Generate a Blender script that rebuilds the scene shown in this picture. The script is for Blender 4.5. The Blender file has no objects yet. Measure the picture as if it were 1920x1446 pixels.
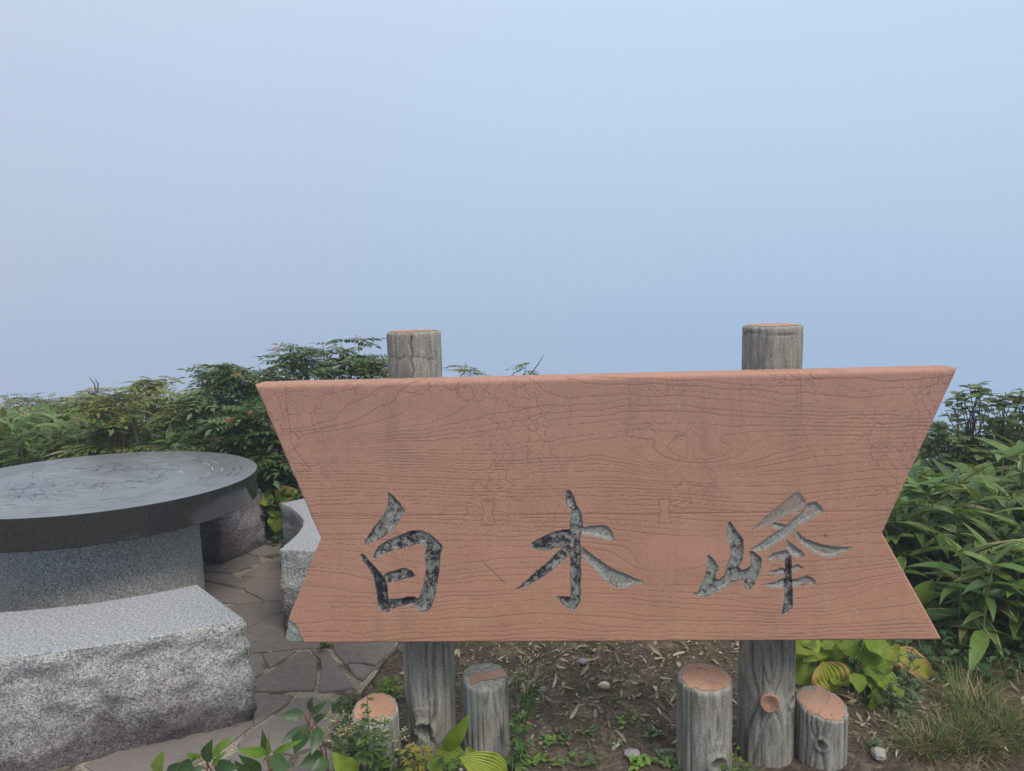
import bpy, math, random
import numpy as np
from mathutils import Vector, Matrix
random.seed(7); rng = np.random.default_rng(7)
PI = math.pi
sc = bpy.context.scene
COL = sc.collection

# ------------------------------------------------------------------ camera
CAM_H, FPX, PW, PH = 1.5, 1350.0, 1920.0, 1446.0
PITCH, ROLL = math.radians(7.5), math.radians(1.72)
FW = np.array([0, math.cos(PITCH), -math.sin(PITCH)])
_r0 = np.array([1.0, 0, 0]); _u0 = np.cross(_r0, FW)
RT = _r0 * math.cos(ROLL) - _u0 * math.sin(ROLL)
UP = _u0 * math.cos(ROLL) + _r0 * math.sin(ROLL)
cam_d = bpy.data.cameras.new('camera'); cam = bpy.data.objects.new('camera', cam_d); COL.objects.link(cam)
cam_d.sensor_width = 36; cam_d.lens = FPX / PW * 36; cam_d.clip_end = 3000; cam_d.clip_start = .05
cam.matrix_world = Matrix(((RT[0], UP[0], -FW[0], 0), (RT[1], UP[1], -FW[1], 0), (RT[2], UP[2], -FW[2], CAM_H), (0, 0, 0, 1)))
sc.camera = cam

# ------------------------------------------------------------------ world, sun, exposure
SUN = Vector((.50, -.62, 1.0)).normalized()      # direction towards the sun
w = bpy.data.worlds.new('World'); sc.world = w; w.use_nodes = True
nt = w.node_tree; nt.nodes.clear()
def wn(t, **k):
    n = nt.nodes.new(t)
    for a, b in k.items(): setattr(n, a, b)
    return n
sky = wn('ShaderNodeTexSky', sky_type='NISHITA', sun_disc=False)
sky.sun_elevation = math.asin(SUN.z); sky.sun_rotation = math.atan2(SUN.x, SUN.y); sky.air_density = 1; sky.dust_density = 6
skym = wn('ShaderNodeMix', data_type='RGBA', blend_type='MULTIPLY'); skym.inputs[0].default_value = 1
nt.links.new(sky.outputs[0], skym.inputs[6]); skym.inputs[7].default_value = (.09, .09, .09, 1)
tc = wn('ShaderNodeTexCoord'); sp = wn('ShaderNodeSeparateXYZ'); nt.links.new(tc.outputs['Generated'], sp.inputs[0])
def ramp(stops):
    r = wn('ShaderNodeValToRGB'); e = r.color_ramp.elements
    while len(e) < len(stops): e.new(.5)
    for x, (p, c) in zip(e, stops): x.position = p; x.color = (*c, 1)
    return r
mp = wn('ShaderNodeMapRange'); mp.inputs[1].default_value = -.35; mp.inputs[2].default_value = 1.0
nt.links.new(sp.outputs[2], mp.inputs[0])
# fog: dimmer and greyer to the left, bluer to the right, brighter overhead
def el(z): return (z + .35) / 1.35
rL = ramp([(0, (.35, .43, .58)), (el(-.08), (.375, .455, .62)), (el(.0), (.40, .485, .645)), (el(.25), (.50, .585, .76)), (el(.5), (.62, .72, .88)), (1, (1.35, 1.38, 1.40))])
rR = ramp([(0, (.32, .45, .65)), (el(-.08), (.345, .485, .69)), (el(.0), (.37, .52, .735)), (el(.25), (.52, .675, .88)), (el(.5), (.60, .74, .93)), (1, (1.35, 1.38, 1.40))])
for r in (rL, rR): nt.links.new(mp.outputs[0], r.inputs[0]); r.color_ramp.interpolation = 'B_SPLINE'
mx = wn('ShaderNodeMapRange', interpolation_type='SMOOTHSTEP'); mx.inputs[1].default_value = -.75; mx.inputs[2].default_value = .45
nt.links.new(sp.outputs[0], mx.inputs[0])
mc = wn('ShaderNodeMix', data_type='RGBA'); nt.links.new(mx.outputs[0], mc.inputs[0]); nt.links.new(rL.outputs[0], mc.inputs[6]); nt.links.new(rR.outputs[0], mc.inputs[7])
mf = wn('ShaderNodeMix', data_type='RGBA'); mf.inputs[0].default_value = .93
nt.links.new(skym.outputs[2], mf.inputs[6]); nt.links.new(mc.outputs[2], mf.inputs[7])
bg = wn('ShaderNodeBackground'); bg.inputs[1].default_value = 1.03; nt.links.new(mf.outputs[2], bg.inputs[0])
wo = wn('ShaderNodeOutputWorld'); nt.links.new(bg.outputs[0], wo.inputs[0])
sd = bpy.data.lights.new('sun', 'SUN'); sd.energy = 2.6; sd.angle = math.radians(24); sd.color = (1, .93, .84)
so = bpy.data.objects.new('sun', sd); COL.objects.link(so); so.rotation_euler = SUN.to_track_quat('Z', 'Y').to_euler()
sc.view_settings.view_transform = 'Standard'; sc.view_settings.look = 'None'; sc.view_settings.gamma = 1
sc.view_settings.use_curve_mapping = False; sc.view_settings.exposure = 0.08
sc.cycles.use_denoising = True; sc.cycles.max_bounces = 6; sc.cycles.diffuse_bounces = 3; sc.cycles.transparent_max_bounces = 4

# ------------------------------------------------------------------ helpers
def ray(px, py):
    d = FW * FPX + RT * (px - PW / 2) - UP * (py - PH / 2); return d / np.linalg.norm(d)
def at_z(px, py, z):                        # the point of the level z seen at a pixel of the photograph
    d = ray(px, py); return np.array([0, 0, CAM_H]) + d * ((z - CAM_H) / d[2])
def at_y(px, py, y):
    d = ray(px, py); return np.array([0, 0, CAM_H]) + d * (y / d[1])
def _hash(a, b, c, s):
    h = (a * 374761393 + b * 668265263 + c * 2147483647 + s * 1274126177) & 0xffffffff
    h = ((h ^ (h >> 13)) * 1274126177) & 0xffffffff
    h = ((h ^ (h >> 16)) * 2246822519) & 0xffffffff
    return ((h ^ (h >> 15)) & 0xffffff) / float(0xffffff)
def vn(P, f=1.0, seed=0):                   # smooth value noise in -1..1
    P = np.asarray(P, float) * f
    if P.shape[-1] == 2: P = np.concatenate([P, np.zeros(P.shape[:-1] + (1,))], -1)
    i = np.floor(P).astype(np.int64); t = P - i; t = t * t * (3 - 2 * t); o = 0
    for dx in (0, 1):
        for dy in (0, 1):
            for dz in (0, 1):
                wgt = (t[..., 0] if dx else 1 - t[..., 0]) * (t[..., 1] if dy else 1 - t[..., 1]) * (t[..., 2] if dz else 1 - t[..., 2])
                o = o + wgt * _hash(i[..., 0] + dx, i[..., 1] + dy, i[..., 2] + dz, seed)
    return o * 2 - 1
def fbm(P, f=1.0, o=4, seed=0, g=.5):
    s = 0; a = 1; P = np.asarray(P, float)
    for k in range(o): s = s + a * vn(P, f, seed + k * 17); f *= 2.03; a *= g
    return s
def fastmesh(name, V, F, mat=None, smooth=True, attrs=None):
    V = np.asarray(V, np.float32).reshape(-1, 3); me = bpy.data.meshes.new(name)
    fs = F if isinstance(F, list) else [F]
    fs = [np.asarray(f, np.int32) for f in fs if len(f)]
    nl = sum(f.size for f in fs); npoly = sum(len(f) for f in fs)
    me.vertices.add(len(V)); me.vertices.foreach_set('co', V.ravel())
    me.loops.add(nl); me.loops.foreach_set('vertex_index', np.concatenate([f.ravel() for f in fs]))
    tot = np.concatenate([np.full(len(f), f.shape[1], np.int32) for f in fs]); st = np.concatenate([[0], np.cumsum(tot)[:-1]]).astype(np.int32)
    me.polygons.add(npoly); me.polygons.foreach_set('loop_start', st); me.polygons.foreach_set('loop_total', tot)
    me.update(calc_edges=True)
    me.polygons.foreach_set('use_smooth', np.full(npoly, smooth)); 
    for k, v in (attrs or {}).items():
        a = me.attributes.new(k, 'FLOAT', 'POINT'); a.data.foreach_set('value', np.asarray(v, np.float32).ravel())
    if mat: me.materials.append(mat)
    return me
def link(name, me, parent=None, **props):
    o = bpy.data.objects.new(name, me); COL.objects.link(o)
    if parent is not None:
        o.parent = parent
        if parent.location.length > 0 or parent.parent is not None:
            q = parent; L = Vector((0, 0, 0))
            while q is not None: L = L + q.location; q = q.parent
            o.location = -L                 # meshes are written in world coordinates
    for k, v in props.items(): o[k] = v
    return o
def thing(name, loc, label, cat, group=None):
    o = bpy.data.objects.new(name, None); COL.objects.link(o); o.location = loc; o.empty_display_size = .1
    o['label'] = label; o['category'] = cat
    if group: o['group'] = group
    return o
class MB:
    def __init__(s): s.V = []; s.Q = []; s.T = []; s.A = {}; s.n = 0
    def add(s, V, Q=None, T=None, **attrs):
        V = np.asarray(V, float).reshape(-1, 3)
        if Q is not None and len(Q): s.Q.append(np.asarray(Q) + s.n)
        if T is not None and len(T): s.T.append(np.asarray(T) + s.n)
        for k, v in attrs.items(): s.A.setdefault(k, []).append(np.broadcast_to(np.asarray(v, float), (len(V),)))
        s.V.append(V); s.n += len(V)
    def tube(s, pts, rad, k=6, **attrs):
        P = np.asarray(pts, float); n = len(P); rad = np.broadcast_to(np.asarray(rad, float), (n,))
        T = np.gradient(P, axis=0); T /= np.linalg.norm(T, axis=1)[:, None] + 1e-9
        a = np.array([.3, .9, .2]); A = np.cross(T, a); A /= np.linalg.norm(A, axis=1)[:, None] + 1e-9; B = np.cross(T, A)
        th = np.arange(k) / k * 2 * PI
        V = P[:, None] + rad[:, None, None] * (A[:, None] * np.cos(th)[None, :, None] + B[:, None] * np.sin(th)[None, :, None])
        i = np.arange(n - 1)[:, None] * k; j = np.arange(k)[None]; j2 = (j + 1) % k
        s.add(V, np.stack([i + j, i + j2, i + k + j2, i + k + j], -1).reshape(-1, 4), **attrs)
    def mesh(s, name, mat, smooth=True):
        V = np.concatenate(s.V); F = []
        if s.Q: F.append(np.concatenate(s.Q))
        if s.T: F.append(np.concatenate(s.T))
        return fastmesh(name, V, F, mat, smooth, {k: np.concatenate(v) for k, v in s.A.items()})
    def build(s, name, mat, parent=None, smooth=True, **props): return link(name, s.mesh(name, mat, smooth), parent, **props)

class Mat:                                  # a small writer of node trees
    def __init__(s, name):
        s.m = bpy.data.materials.new(name); s.m.use_nodes = True; s.t = s.m.node_tree; s.t.nodes.clear()
        s.out = s.t.nodes.new('ShaderNodeOutputMaterial')
    def n(s, typ, ins=None, out=0, **k):
        x = s.t.nodes.new(typ)
        for a, b in k.items(): setattr(x, a, b)
        for a, b in (ins or {}).items(): s.set(x.inputs[a], b)
        return x.outputs[out]
    def set(s, sock, v):
        if isinstance(v, bpy.types.NodeSocket): s.t.links.new(v, sock)
        elif isinstance(v, tuple) and len(v) == 3 and sock.type == 'RGBA': sock.default_value = (*v, 1)
        else: sock.default_value = v
    def obj(s): return s.n('ShaderNodeTexCoord', out=3)
    def geo(s): return s.n('ShaderNodeNewGeometry', out=0)
    def vec(s, v, sx=1, sy=1, sz=1): return s.n('ShaderNodeMapping', {0: v, 3: (sx, sy, sz)})
    def noise(s, v, scale, detail=3, rough=.55, dist=0): return s.n('ShaderNodeTexNoise', {'Vector': v, 'Scale': scale, 'Detail': detail, 'Roughness': rough, 'Distortion': dist})
    def vor(s, v, scale, feature='F1', out=0, rnd=1): return s.n('ShaderNodeTexVoronoi', {'Vector': v, 'Scale': scale, 'Randomness': rnd}, out=out, feature=feature)
    def attr(s, name): return s.n('ShaderNodeAttribute', out=2, attribute_name=name)
    def math(s, op, a, b=0.0, clamp=False): return s.n('ShaderNodeMath', {0: a, 1: b}, operation=op, use_clamp=clamp)
    def rng(s, v, a, b, c=0.0, d=1.0): return s.n('ShaderNodeMapRange', {0: v, 1: a, 2: b, 3: c, 4: d})
    def mix(s, f, a, b, mode='MIX'): return s.n('ShaderNodeMix', {0: f, 6: a, 7: b}, out=2, data_type='RGBA', blend_type=mode)
    def ramp(s, v, stops):
        r = s.t.nodes.new('ShaderNodeValToRGB'); e = r.color_ramp.elements
        while len(e) < len(stops): e.new(.5)
        for x, (p, c) in zip(e, stops): x.position = p; x.color = (*c, 1)
        s.t.links.new(v, r.inputs[0]); return r.outputs[0]
    def rnd(s):                              # one number per leaf: per object and per loose piece
        a = s.n('ShaderNodeObjectInfo', out=5); b = s.n('ShaderNodeNewGeometry', out=8)
        return s.math('FRACT', s.math('ADD', a, b))
    def bump(s, h, strength=.5, dist=.002, nrm=None):
        i = {'Height': h, 'Strength': strength, 'Distance': dist}
        if nrm is not None: i['Normal'] = nrm
        return s.n('ShaderNodeBump', i)
    def bsdf(s, color, rough=.9, normal=None, spec=.3, coat=0.0, translucent=0.0, tcol=None):
        i = {'Base Color': color, 'Roughness': rough, 'Specular IOR Level': spec, 'Coat Weight': coat}
        if coat: i['Coat Roughness'] = .06
        if normal is not None: i['Normal'] = normal
        p = s.n('ShaderNodeBsdfPrincipled', i)
        if translucent:
            q = s.n('ShaderNodeBsdfTranslucent', {0: tcol if tcol is not None else color})
            p = s.n('ShaderNodeMixShader', {0: translucent, 1: p, 2: q})
        s.t.links.new(p, s.out.inputs[0]); return s.m

# ------------------------------------------------------------------ materials
def m_board():
    m = Mat('red_brown_coating'); o = m.geo()
    g = m.attr('groove'); n1 = m.noise(o, 5, 4); n2 = m.noise(o, 190, 4, .8); n3 = m.noise(o, 1.3, 2); sx = m.n('ShaderNodeSeparateXYZ', {0: o}, out=2)
    c = m.mix(m.rng(n1, .3, .7), (.40, .205, .134), (.455, .242, .158))
    c = m.mix(m.rng(m.math('ADD', sx, m.math('MULTIPLY', n3, .5)), .75, 1.5, 0, .75), c, (.36, .195, .155))
    c = m.mix(m.rng(n2, .55, .72, 0, .6), c, (.64, .40, .26))
    c = m.mix(m.rng(n2, .45, .28, 0, .55), c, (.20, .10, .08))
    c = m.mix(m.rng(m.noise(m.vec(o, 1, 1, 6), 9, 4), .60, .78, 0, .35), c, (.24, .135, .11))
    c = m.mix(m.rng(m.noise(m.vec(o, 1, 1, .12), 16, 4, .6), .54, .72, 0, .22), c, (.20, .11, .09)); c = m.mix(m.rng(m.noise(m.vec(o, .5, .5, 3), 42, 3, .6), .70, .76, 0, .5), c, (.56, .40, .33))
    cr = m.vor(m.vec(m.n('ShaderNodeMix', {0: .09, 4: o, 5: m.n('ShaderNodeTexNoise', {'Vector': o, 'Scale': 14., 'Detail': 4.}, out=1)}, out=1, data_type='VECTOR'), 1, 1, .7), 27, 'DISTANCE_TO_EDGE')
    msk = m.rng(m.noise(o, 3.1, 2), .46, .58)
    top = m.rng(sx, .72, .95)
    crk = m.math('MULTIPLY', m.math('MULTIPLY', m.rng(cr, .045, .008), msk), top)
    c = m.mix(m.math('MULTIPLY', crk, .34), c, (.15, .08, .065))
    c = m.mix(m.math('MULTIPLY', g, .78), c, (.10, .052, .042))
    h = m.math('SUBTRACT', m.math('ADD', m.math('MULTIPLY', n2, .6), m.math('MULTIPLY', m.noise(o, 700, 2), .5)), m.math('MULTIPLY', crk, .8))
    return m.bsdf(c, .78, m.bump(h, .55, .0016), .35)
def m_char():
    m = Mat('worn_lettering_concrete'); o = m.geo(); k = m.attr('black'); e = m.attr('edge')
    n2 = m.noise(o, 210, 4, .8); n1 = m.noise(o, 60, 5, .75); n3 = m.noise(o, 16, 3)
    c = m.mix(m.rng(n2, .40, .62), (.13, .135, .125), (.37, .38, .35))
    pk = m.math('MULTIPLY', m.rng(m.noise(o, 60, 3, .65), .50, .56), .75)
    c = m.mix(m.math('MULTIPLY', pk, m.rng(n3, .45, .6)), c, (.35, .19, .14))
    thr = m.math('ADD', m.math('ADD', m.math('MULTIPLY', n1, .75), m.math('MULTIPLY', n2, .5)), m.math('MULTIPLY', k, .34))
    thr = m.math('ADD', m.math('ADD', thr, m.math('MULTIPLY', n3, .3)), m.math('MULTIPLY', e, .10))
    c = m.mix(m.rng(thr, .965, 1.05), c, (.014, .015, .024))
    c = m.mix(m.math('MULTIPLY', e, m.rng(n2, .42, .56, .0, .9)), c, (.28, .15, .11))
    return m.bsdf(c, .85, m.bump(m.math('ADD', n2, n1), .7, .002), .3)
def m_bare():
    m = Mat('bare_grey_concrete'); o = m.geo(); n2 = m.noise(o, 200, 4, .7); n = m.noise(o, 22, 5, .65, .8)
    c = m.mix(m.rng(n, .3, .7), (.17, .185, .175), (.33, .35, .34)); c = m.mix(m.rng(n2, .55, .8, 0, .5), c, (.5, .52, .5))
    return m.bsdf(c, .9, m.bump(m.math('ADD', n, m.math('MULTIPLY', n2, .4)), .9, .006))
def m_post():
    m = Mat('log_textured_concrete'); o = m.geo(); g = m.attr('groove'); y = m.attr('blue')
    n2 = m.noise(o, 210, 4, .8); n = m.noise(m.vec(o, 1, 1, .18), 55, 4, .65); nb = m.noise(o, 6, 3)
    c = m.mix(m.rng(n, .35, .68), (.20, .195, .178), (.40, .385, .345))
    c = m.mix(m.rng(nb, .45, .65, 0, .55), c, (.25, .22, .165))
    c = m.mix(m.rng(n2, .54, .70, 0, .75), c, (.50, .48, .42)); c = m.mix(m.rng(n2, .46, .32, 0, .8), c, (.035, .035, .033))
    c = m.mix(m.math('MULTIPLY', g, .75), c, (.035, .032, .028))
    c = m.mix(m.math('MULTIPLY', y, m.rng(m.noise(o, 30, 4), .35, .6, .35, .95)), c, (.24, .27, .28))
    return m.bsdf(c, .92, m.bump(m.math('ADD', n2, m.math('MULTIPLY', n, 1.2)), .8, .003), .25)
def m_cap():
    m = Mat('orange_brown_top_paint'); o = m.geo(); n2 = m.noise(o, 240, 3, .7); n = m.noise(o, 11, 4)
    c = m.mix(m.rng(n, .35, .65), (.335, .175, .115), (.41, .235, .16)); c = m.mix(m.rng(n2, .55, .75, 0, .4), c, (.58, .40, .29)); c = m.mix(m.rng(m.noise(o, 32, 4, .65), .52, .72, 0, .5), c, (.24, .17, .13))
    cr = m.math('MULTIPLY', m.rng(m.vor(m.n('ShaderNodeMix', {0: .04, 4: o, 5: m.n('ShaderNodeTexNoise', {'Vector': o, 'Scale': 14.}, out=1)}, out=1, data_type='VECTOR'), 26, 'DISTANCE_TO_EDGE'), .03, .006), m.rng(m.noise(o, 9, 2), .47, .55))
    c = m.mix(m.math('MULTIPLY', cr, .7), c, (.10, .05, .035))
    return m.bsdf(c, .8, m.bump(m.math('SUBTRACT', n2, cr), .5, .002), .35)
def m_granite(name, a, b, dark=0.0, bumpk=.4, warm=(.20, .165, .165)):
    m = Mat(name); o = m.geo(); v = m.noise(o, 210, 3, .8); v2 = m.noise(o, 95, 4, .75); f = m.noise(o, 5, 4, .6); q = m.noise(o, 18, 5, .65, .6)
    t = m.math('ADD', m.math('MULTIPLY', v, .6), m.math('MULTIPLY', v2, .4))
    c = m.ramp(t, [(.38, (a[0] * .28, a[1] * .28, a[2] * .30)), (.455, a), (.53, b), (.61, tuple(min(.85, x * 1.6) for x in b))])
    if dark:
        z = m.n('ShaderNodeSeparateXYZ', {0: o}, out=2)
        st = m.rng(m.math('ADD', z, m.math('MULTIPLY', m.math('ADD', f, m.math('MULTIPLY', q, .6)), .42)), .30 + dark * .17, .46 + dark * .24, .9, 0)   # mottled darker tone climbing from the ground
        c = m.mix(st, c, m.mix(m.rng(t, .4, .6), (.022, .019, .021), tuple(x * .8 for x in warm)))
        c = m.mix(m.rng(q, .64, .78, 0, .35), c, (.05, .048, .05))
    hh = m.math('ADD', m.math('MULTIPLY', q, 1.6), m.math('MULTIPLY', v2, .5))
    return m.bsdf(c, .85 if bumpk > .3 else .62, m.bump(hh if bumpk > .3 else v, bumpk, .012 if bumpk > .3 else .0012), .35)
def m_polished():
    m = Mat('polished_dark_stone'); o = m.geo(); v = m.noise(o, 320, 2, .6); f = m.noise(o, 3, 3)
    c = m.mix(m.rng(v, .4, .65), (.010, .011, .012), (.036, .038, .040))
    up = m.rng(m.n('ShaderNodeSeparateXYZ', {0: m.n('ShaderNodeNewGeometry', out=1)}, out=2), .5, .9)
    c = m.mix(up, c, m.mix(m.rng(f, .3, .7), (.115, .120, .130), (.155, .16, .172)))      # upward faces painted paler to stand in for reflected sky
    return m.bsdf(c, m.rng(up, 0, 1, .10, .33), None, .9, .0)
def m_flag():
    m = Mat('brown_grey_flagstone'); o = m.geo(); r = m.n('ShaderNodeObjectInfo', out=5)
    v = m.noise(o, 210, 3, .7); q = m.noise(m.vec(o, 1, 1.8, 1), 26, 5, .65, .5); f = m.noise(o, 4, 3)
    c = m.mix(r, (.115, .100, .094), (.165, .142, .132)); c = m.mix(m.rng(q, .35, .68, 0, .8), c, (.19, .168, .158))
    c = m.mix(m.rng(v, .56, .78, 0, .65), c, (.33, .31, .28)); c = m.mix(m.rng(v, .42, .25, 0, .5), c, (.04, .035, .033)); c = m.mix(m.rng(f, .55, .7, 0, .35), c, (.085, .08, .07))
    return m.bsdf(c, .8, m.bump(m.math('ADD', q, m.math('MULTIPLY', v, .4)), .55, .005), .35)
def m_mortar():
    m = Mat('pale_gritty_mortar'); o = m.geo(); v = m.noise(o, 160, 4, .7); f = m.noise(o, 7, 4, .6)
    c = m.mix(m.rng(v, .4, .65), (.16, .14, .11), (.42, .375, .30)); c = m.mix(m.rng(f, .49, .58, 0, .9), c, m.mix(m.rng(v, .4, .6), (.03, .027, .018), (.10, .085, .06)))
    return m.bsdf(c, .95, m.bump(v, .8, .004))
def m_soil():
    m = Mat('dark_soil'); o = m.geo(); v = m.noise(o, 70, 6, .75); f = m.noise(o, 4.5, 5, .6); g = m.noise(o, 11, 5, .65, .6)
    c = m.mix(m.rng(v, .35, .68), (.042, .031, .023), (.195, .150, .115)); c = m.mix(m.rng(g, .50, .62, 0, .75), c, m.mix(m.rng(v, .4, .65), (.14, .108, .075), (.37, .30, .215)))
    c = m.mix(m.rng(f, .52, .66, 0, .55), c, (.052, .060, .022)); c = m.mix(m.rng(m.noise(o, 330, 2), .68, .76), c, (.33, .31, .28))
    return m.bsdf(c, .95, m.bump(m.math('ADD', v, g), 1, .02), .2)
def m_leaf(name, a, b, c_, rim=None, rimw=.40, ribs=0, vein=None, trans=.25, rough=.5, spec=.4, side=None):
    m = Mat(name); r = m.rnd(); o = m.obj(); lu = m.attr('lu'); lv = m.attr('lv')      # lv: -1..1 across, lu: 0..1 along
    c = m.ramp(r, [(0, a), (.45, b), (.93, c_)] + ([(.965, c_), (.99, side)] if side else []))
    n = m.noise(o, 35, 3); c = m.mix(m.rng(n, .35, .7, 0, .35), c, tuple(x * .6 for x in a))
    av = m.math('ABSOLUTE', lv)
    if vein: c = m.mix(m.rng(av, .07, .02, 0, .6), c, vein)
    if rim:
        e = m.math('ADD', av, m.math('MULTIPLY', m.math('SUBTRACT', n, .5), .9)); e = m.math('ADD', e, m.math('MULTIPLY', m.math('SUBTRACT', m.math('FRACT', m.math('MULTIPLY', r, 7.3)), .6), .7))
        e = m.math('ADD', e, m.rng(lu, .8, 1.0, 0, .3))
        c = m.mix(m.rng(e, 1 - rimw, 1.06 - rimw, 0, .9), c, rim)
    nr = None
    if ribs:
        sn = m.math('SINE', m.math('MULTIPLY', m.math('POWER', m.math('ADD', av, .02), .8), ribs)); nr = m.bump(sn, .4, .004)
        c = m.mix(m.rng(sn, -.3, -1, 0, .45), c, tuple(x * .5 for x in a))
    return m.bsdf(c, rough, nr, spec, 0, trans, m.mix(.5, c, (.30, .36, .04), 'MIX'))
def m_plain(name, a, b, scale=40, rough=.85, bump=.4):
    m = Mat(name); o = m.geo(); n = m.noise(o, scale, 4, .65); r = m.rnd()
    return m.bsdf(m.mix(m.math('MULTIPLY', m.math('ADD', r, n), .5), a, b), rough, m.bump(n, bump, .003), .3)
MB_BOARD, MB_CHAR, MB_BARE, M_POST, M_CAP = m_board(), m_char(), m_bare(), m_post(), m_cap()
M_GTOP = m_granite('sawn_pale_granite', (.175, .182, .195), (.31, .32, .335), 0, .2)
M_GROUGH = m_granite('rough_split_granite', (.235, .235, .235), (.42, .418, .412), .65, .9)
M_GDARK = m_granite('mauve_grey_split_granite', (.11, .095, .105), (.26, .225, .24), .3, 1.0, (.17, .14, .15))
M_PED = m_granite('hammered_grey_granite', (.23, .23, .22), (.44, .44, .42), 0, .2)
M_POL = m_polished(); M_FLAG = m_flag(); M_MORT = m_mortar(); M_SOIL = m_soil()
M_SASA = m_leaf('bamboo_leaf', (.042, .098, .026), (.080, .160, .034), (.14, .23, .048), rim=(.40, .33, .18), rimw=.02, vein=(.13, .19, .06), side=(.30, .25, .10))
M_ROWAN = m_leaf('rowan_leaf', (.034, .075, .030), (.062, .118, .042), (.12, .165, .052), trans=.2, side=(.20, .09, .04))
M_ROWANY = m_leaf('olive_rowan_leaf', (.085, .125, .036), (.145, .175, .048), (.24, .23, .068), trans=.22, side=(.22, .10, .05))
M_ROUND = m_leaf('alder_leaf', (.055, .10, .032), (.10, .145, .045), (.17, .20, .06), vein=(.10, .13, .05), trans=.25, side=(.22, .16, .05))
M_HOSTA = m_leaf('hosta_leaf', (.14, .23, .026), (.22, .32, .032), (.36, .41, .05), rim=(.50, .30, .10), rimw=-.35, ribs=34, trans=.35, rough=.42)
M_HOSTY = m_leaf('yellowing_hosta_leaf', (.27, .33, .04), (.36, .38, .05), (.42, .36, .07), rim=(.50, .27, .11), rimw=.38, ribs=30, trans=.3, rough=.5)
M_BROAD = m_leaf('dark_ovate_leaf', (.028, .072, .028), (.038, .090, .032), (.055, .115, .036), vein=(.10, .16, .07), ribs=0, trans=.2, rough=.4)
M_BRITE = m_leaf('young_bright_leaf', (.13, .26, .03), (.16, .30, .035), (.21, .34, .05), vein=(.26, .36, .11), ribs=0, trans=.35, rough=.4)
M_WEED = m_leaf('weed_leaf', (.045, .10, .030), (.07, .14, .035), (.13, .19, .05), trans=.25, side=(.22, .13, .05))
M_GREY = m_leaf('grey_green_weed_leaf', (.075, .12, .06), (.10, .15, .08), (.15, .20, .11), trans=.2)
M_CREAM = m_leaf('cream_flower_buds', (.32, .34, .15), (.42, .42, .20), (.52, .50, .28), trans=.2)
M_GRASS = m_leaf('sedge_blade', (.04, .085, .018), (.085, .13, .028), (.16, .17, .045), trans=.25, side=(.40, .30, .15))
M_STRAW = m_leaf('dry_straw_blade', (.15, .115, .065), (.24, .185, .11), (.33, .26, .16), trans=.15)
M_LITTER = m_leaf('dead_leaf', (.17, .125, .08), (.34, .27, .18), (.54, .46, .34), trans=.1, rough=.8, side=(.26, .11, .04))
M_BARK = m_plain('grey_brown_bark', (.055, .045, .038), (.13, .11, .09)); M_STALK = m_plain('green_brown_stalk', (.07, .085, .03), (.16, .15, .07)); M_REDST = m_plain('reddish_stem', (.16, .06, .04), (.26, .12, .07))
M_CULM = m_plain('pale_bamboo_culm', (.16, .14, .07), (.33, .27, .16)); M_BERRY = m_plain('red_berry', (.42, .045, .02), (.60, .10, .04), 30, .35, .1)
M_STONEW = m_plain('cream_quartz_stone', (.42, .37, .25), (.60, .55, .42), 30); M_STONEP = m_plain('mauve_grey_stone', (.19, .17, .19), (.33, .30, .32), 60); M_PEB = m_plain('grey_pebble', (.13, .12, .11), (.40, .38, .36), 60)

# ------------------------------------------------------------------ ground and paving
def gheight(x, y):
    d = np.hypot(x * .8, y - 1.5)
    near = .006 * fbm(np.stack([x, y], -1), 6, 4, 3)
    left = np.clip((-x - 1.5) / 3, 0, 1) * np.clip((y - 5) / 3, 0, 1) * .25
    return near - np.clip(d - 5.2, 0, None) * .30 - np.clip(d - 9, 0, None) * .12 - left - .004
def ground():
    def axis(lo, hi, fine_lo, fine_hi, nf, nc):
        a = np.linspace(fine_lo, fine_hi, nf); q = (np.arange(1, nc + 1) / nc) ** 2.2
        return np.concatenate([(fine_lo - q * (fine_lo - lo))[::-1], a, fine_hi + q * (hi - fine_hi)])
    X, Y = np.meshgrid(axis(-26, 26, -2.5, 3.2, 330, 24), axis(-22, 30, 1.6, 4.8, 220, 24))
    Z = gheight(X, Y); V = np.stack([X, Y, Z], -1); ny, nx = X.shape
    i = np.arange(ny - 1)[:, None] * nx + np.arange(nx - 1)[None]
    F = np.stack([i, i + 1, i + nx + 1, i + nx], -1).reshape(-1, 4)
    link('ground', fastmesh('ground', V, F, M_SOIL), None, kind='structure')
ground()

def inside(P, poly):
    x, y = P[..., 0], P[..., 1]; c = np.zeros(x.shape, bool); n = len(poly)
    for i in range(n):
        (x1, y1), (x2, y2) = poly[i], poly[i - 1]
        if y1 == y2: continue
        c ^= ((y1 > y) != (y2 > y)) & (x < (x2 - x1) * (y - y1) / (y2 - y1) + x1)
    return c
def pdist(P, poly, closed=True):
    d = np.full(P.shape[:-1], 9.0); n = len(poly)
    for i in range(n if closed else n - 1):
        a = np.array(poly[i]); b = np.array(poly[(i + 1) % n]); ab = b - a; L = ab @ ab
        if L < 1e-12: continue
        t = np.clip(((P - a) @ ab) / L, 0, 1)[..., None]; d = np.minimum(d, np.linalg.norm(P - (a + t * ab), axis=-1))
    return d
def resample(poly, step):
    out = []
    n = len(poly)
    for i in range(n):
        a = np.array(poly[i], float); b = np.array(poly[(i + 1) % n], float); k = max(1, int(round(np.linalg.norm(b - a) / step)))
        for j in range(k): out.append(a + (b - a) * j / k)
    return np.array(out)
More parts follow.
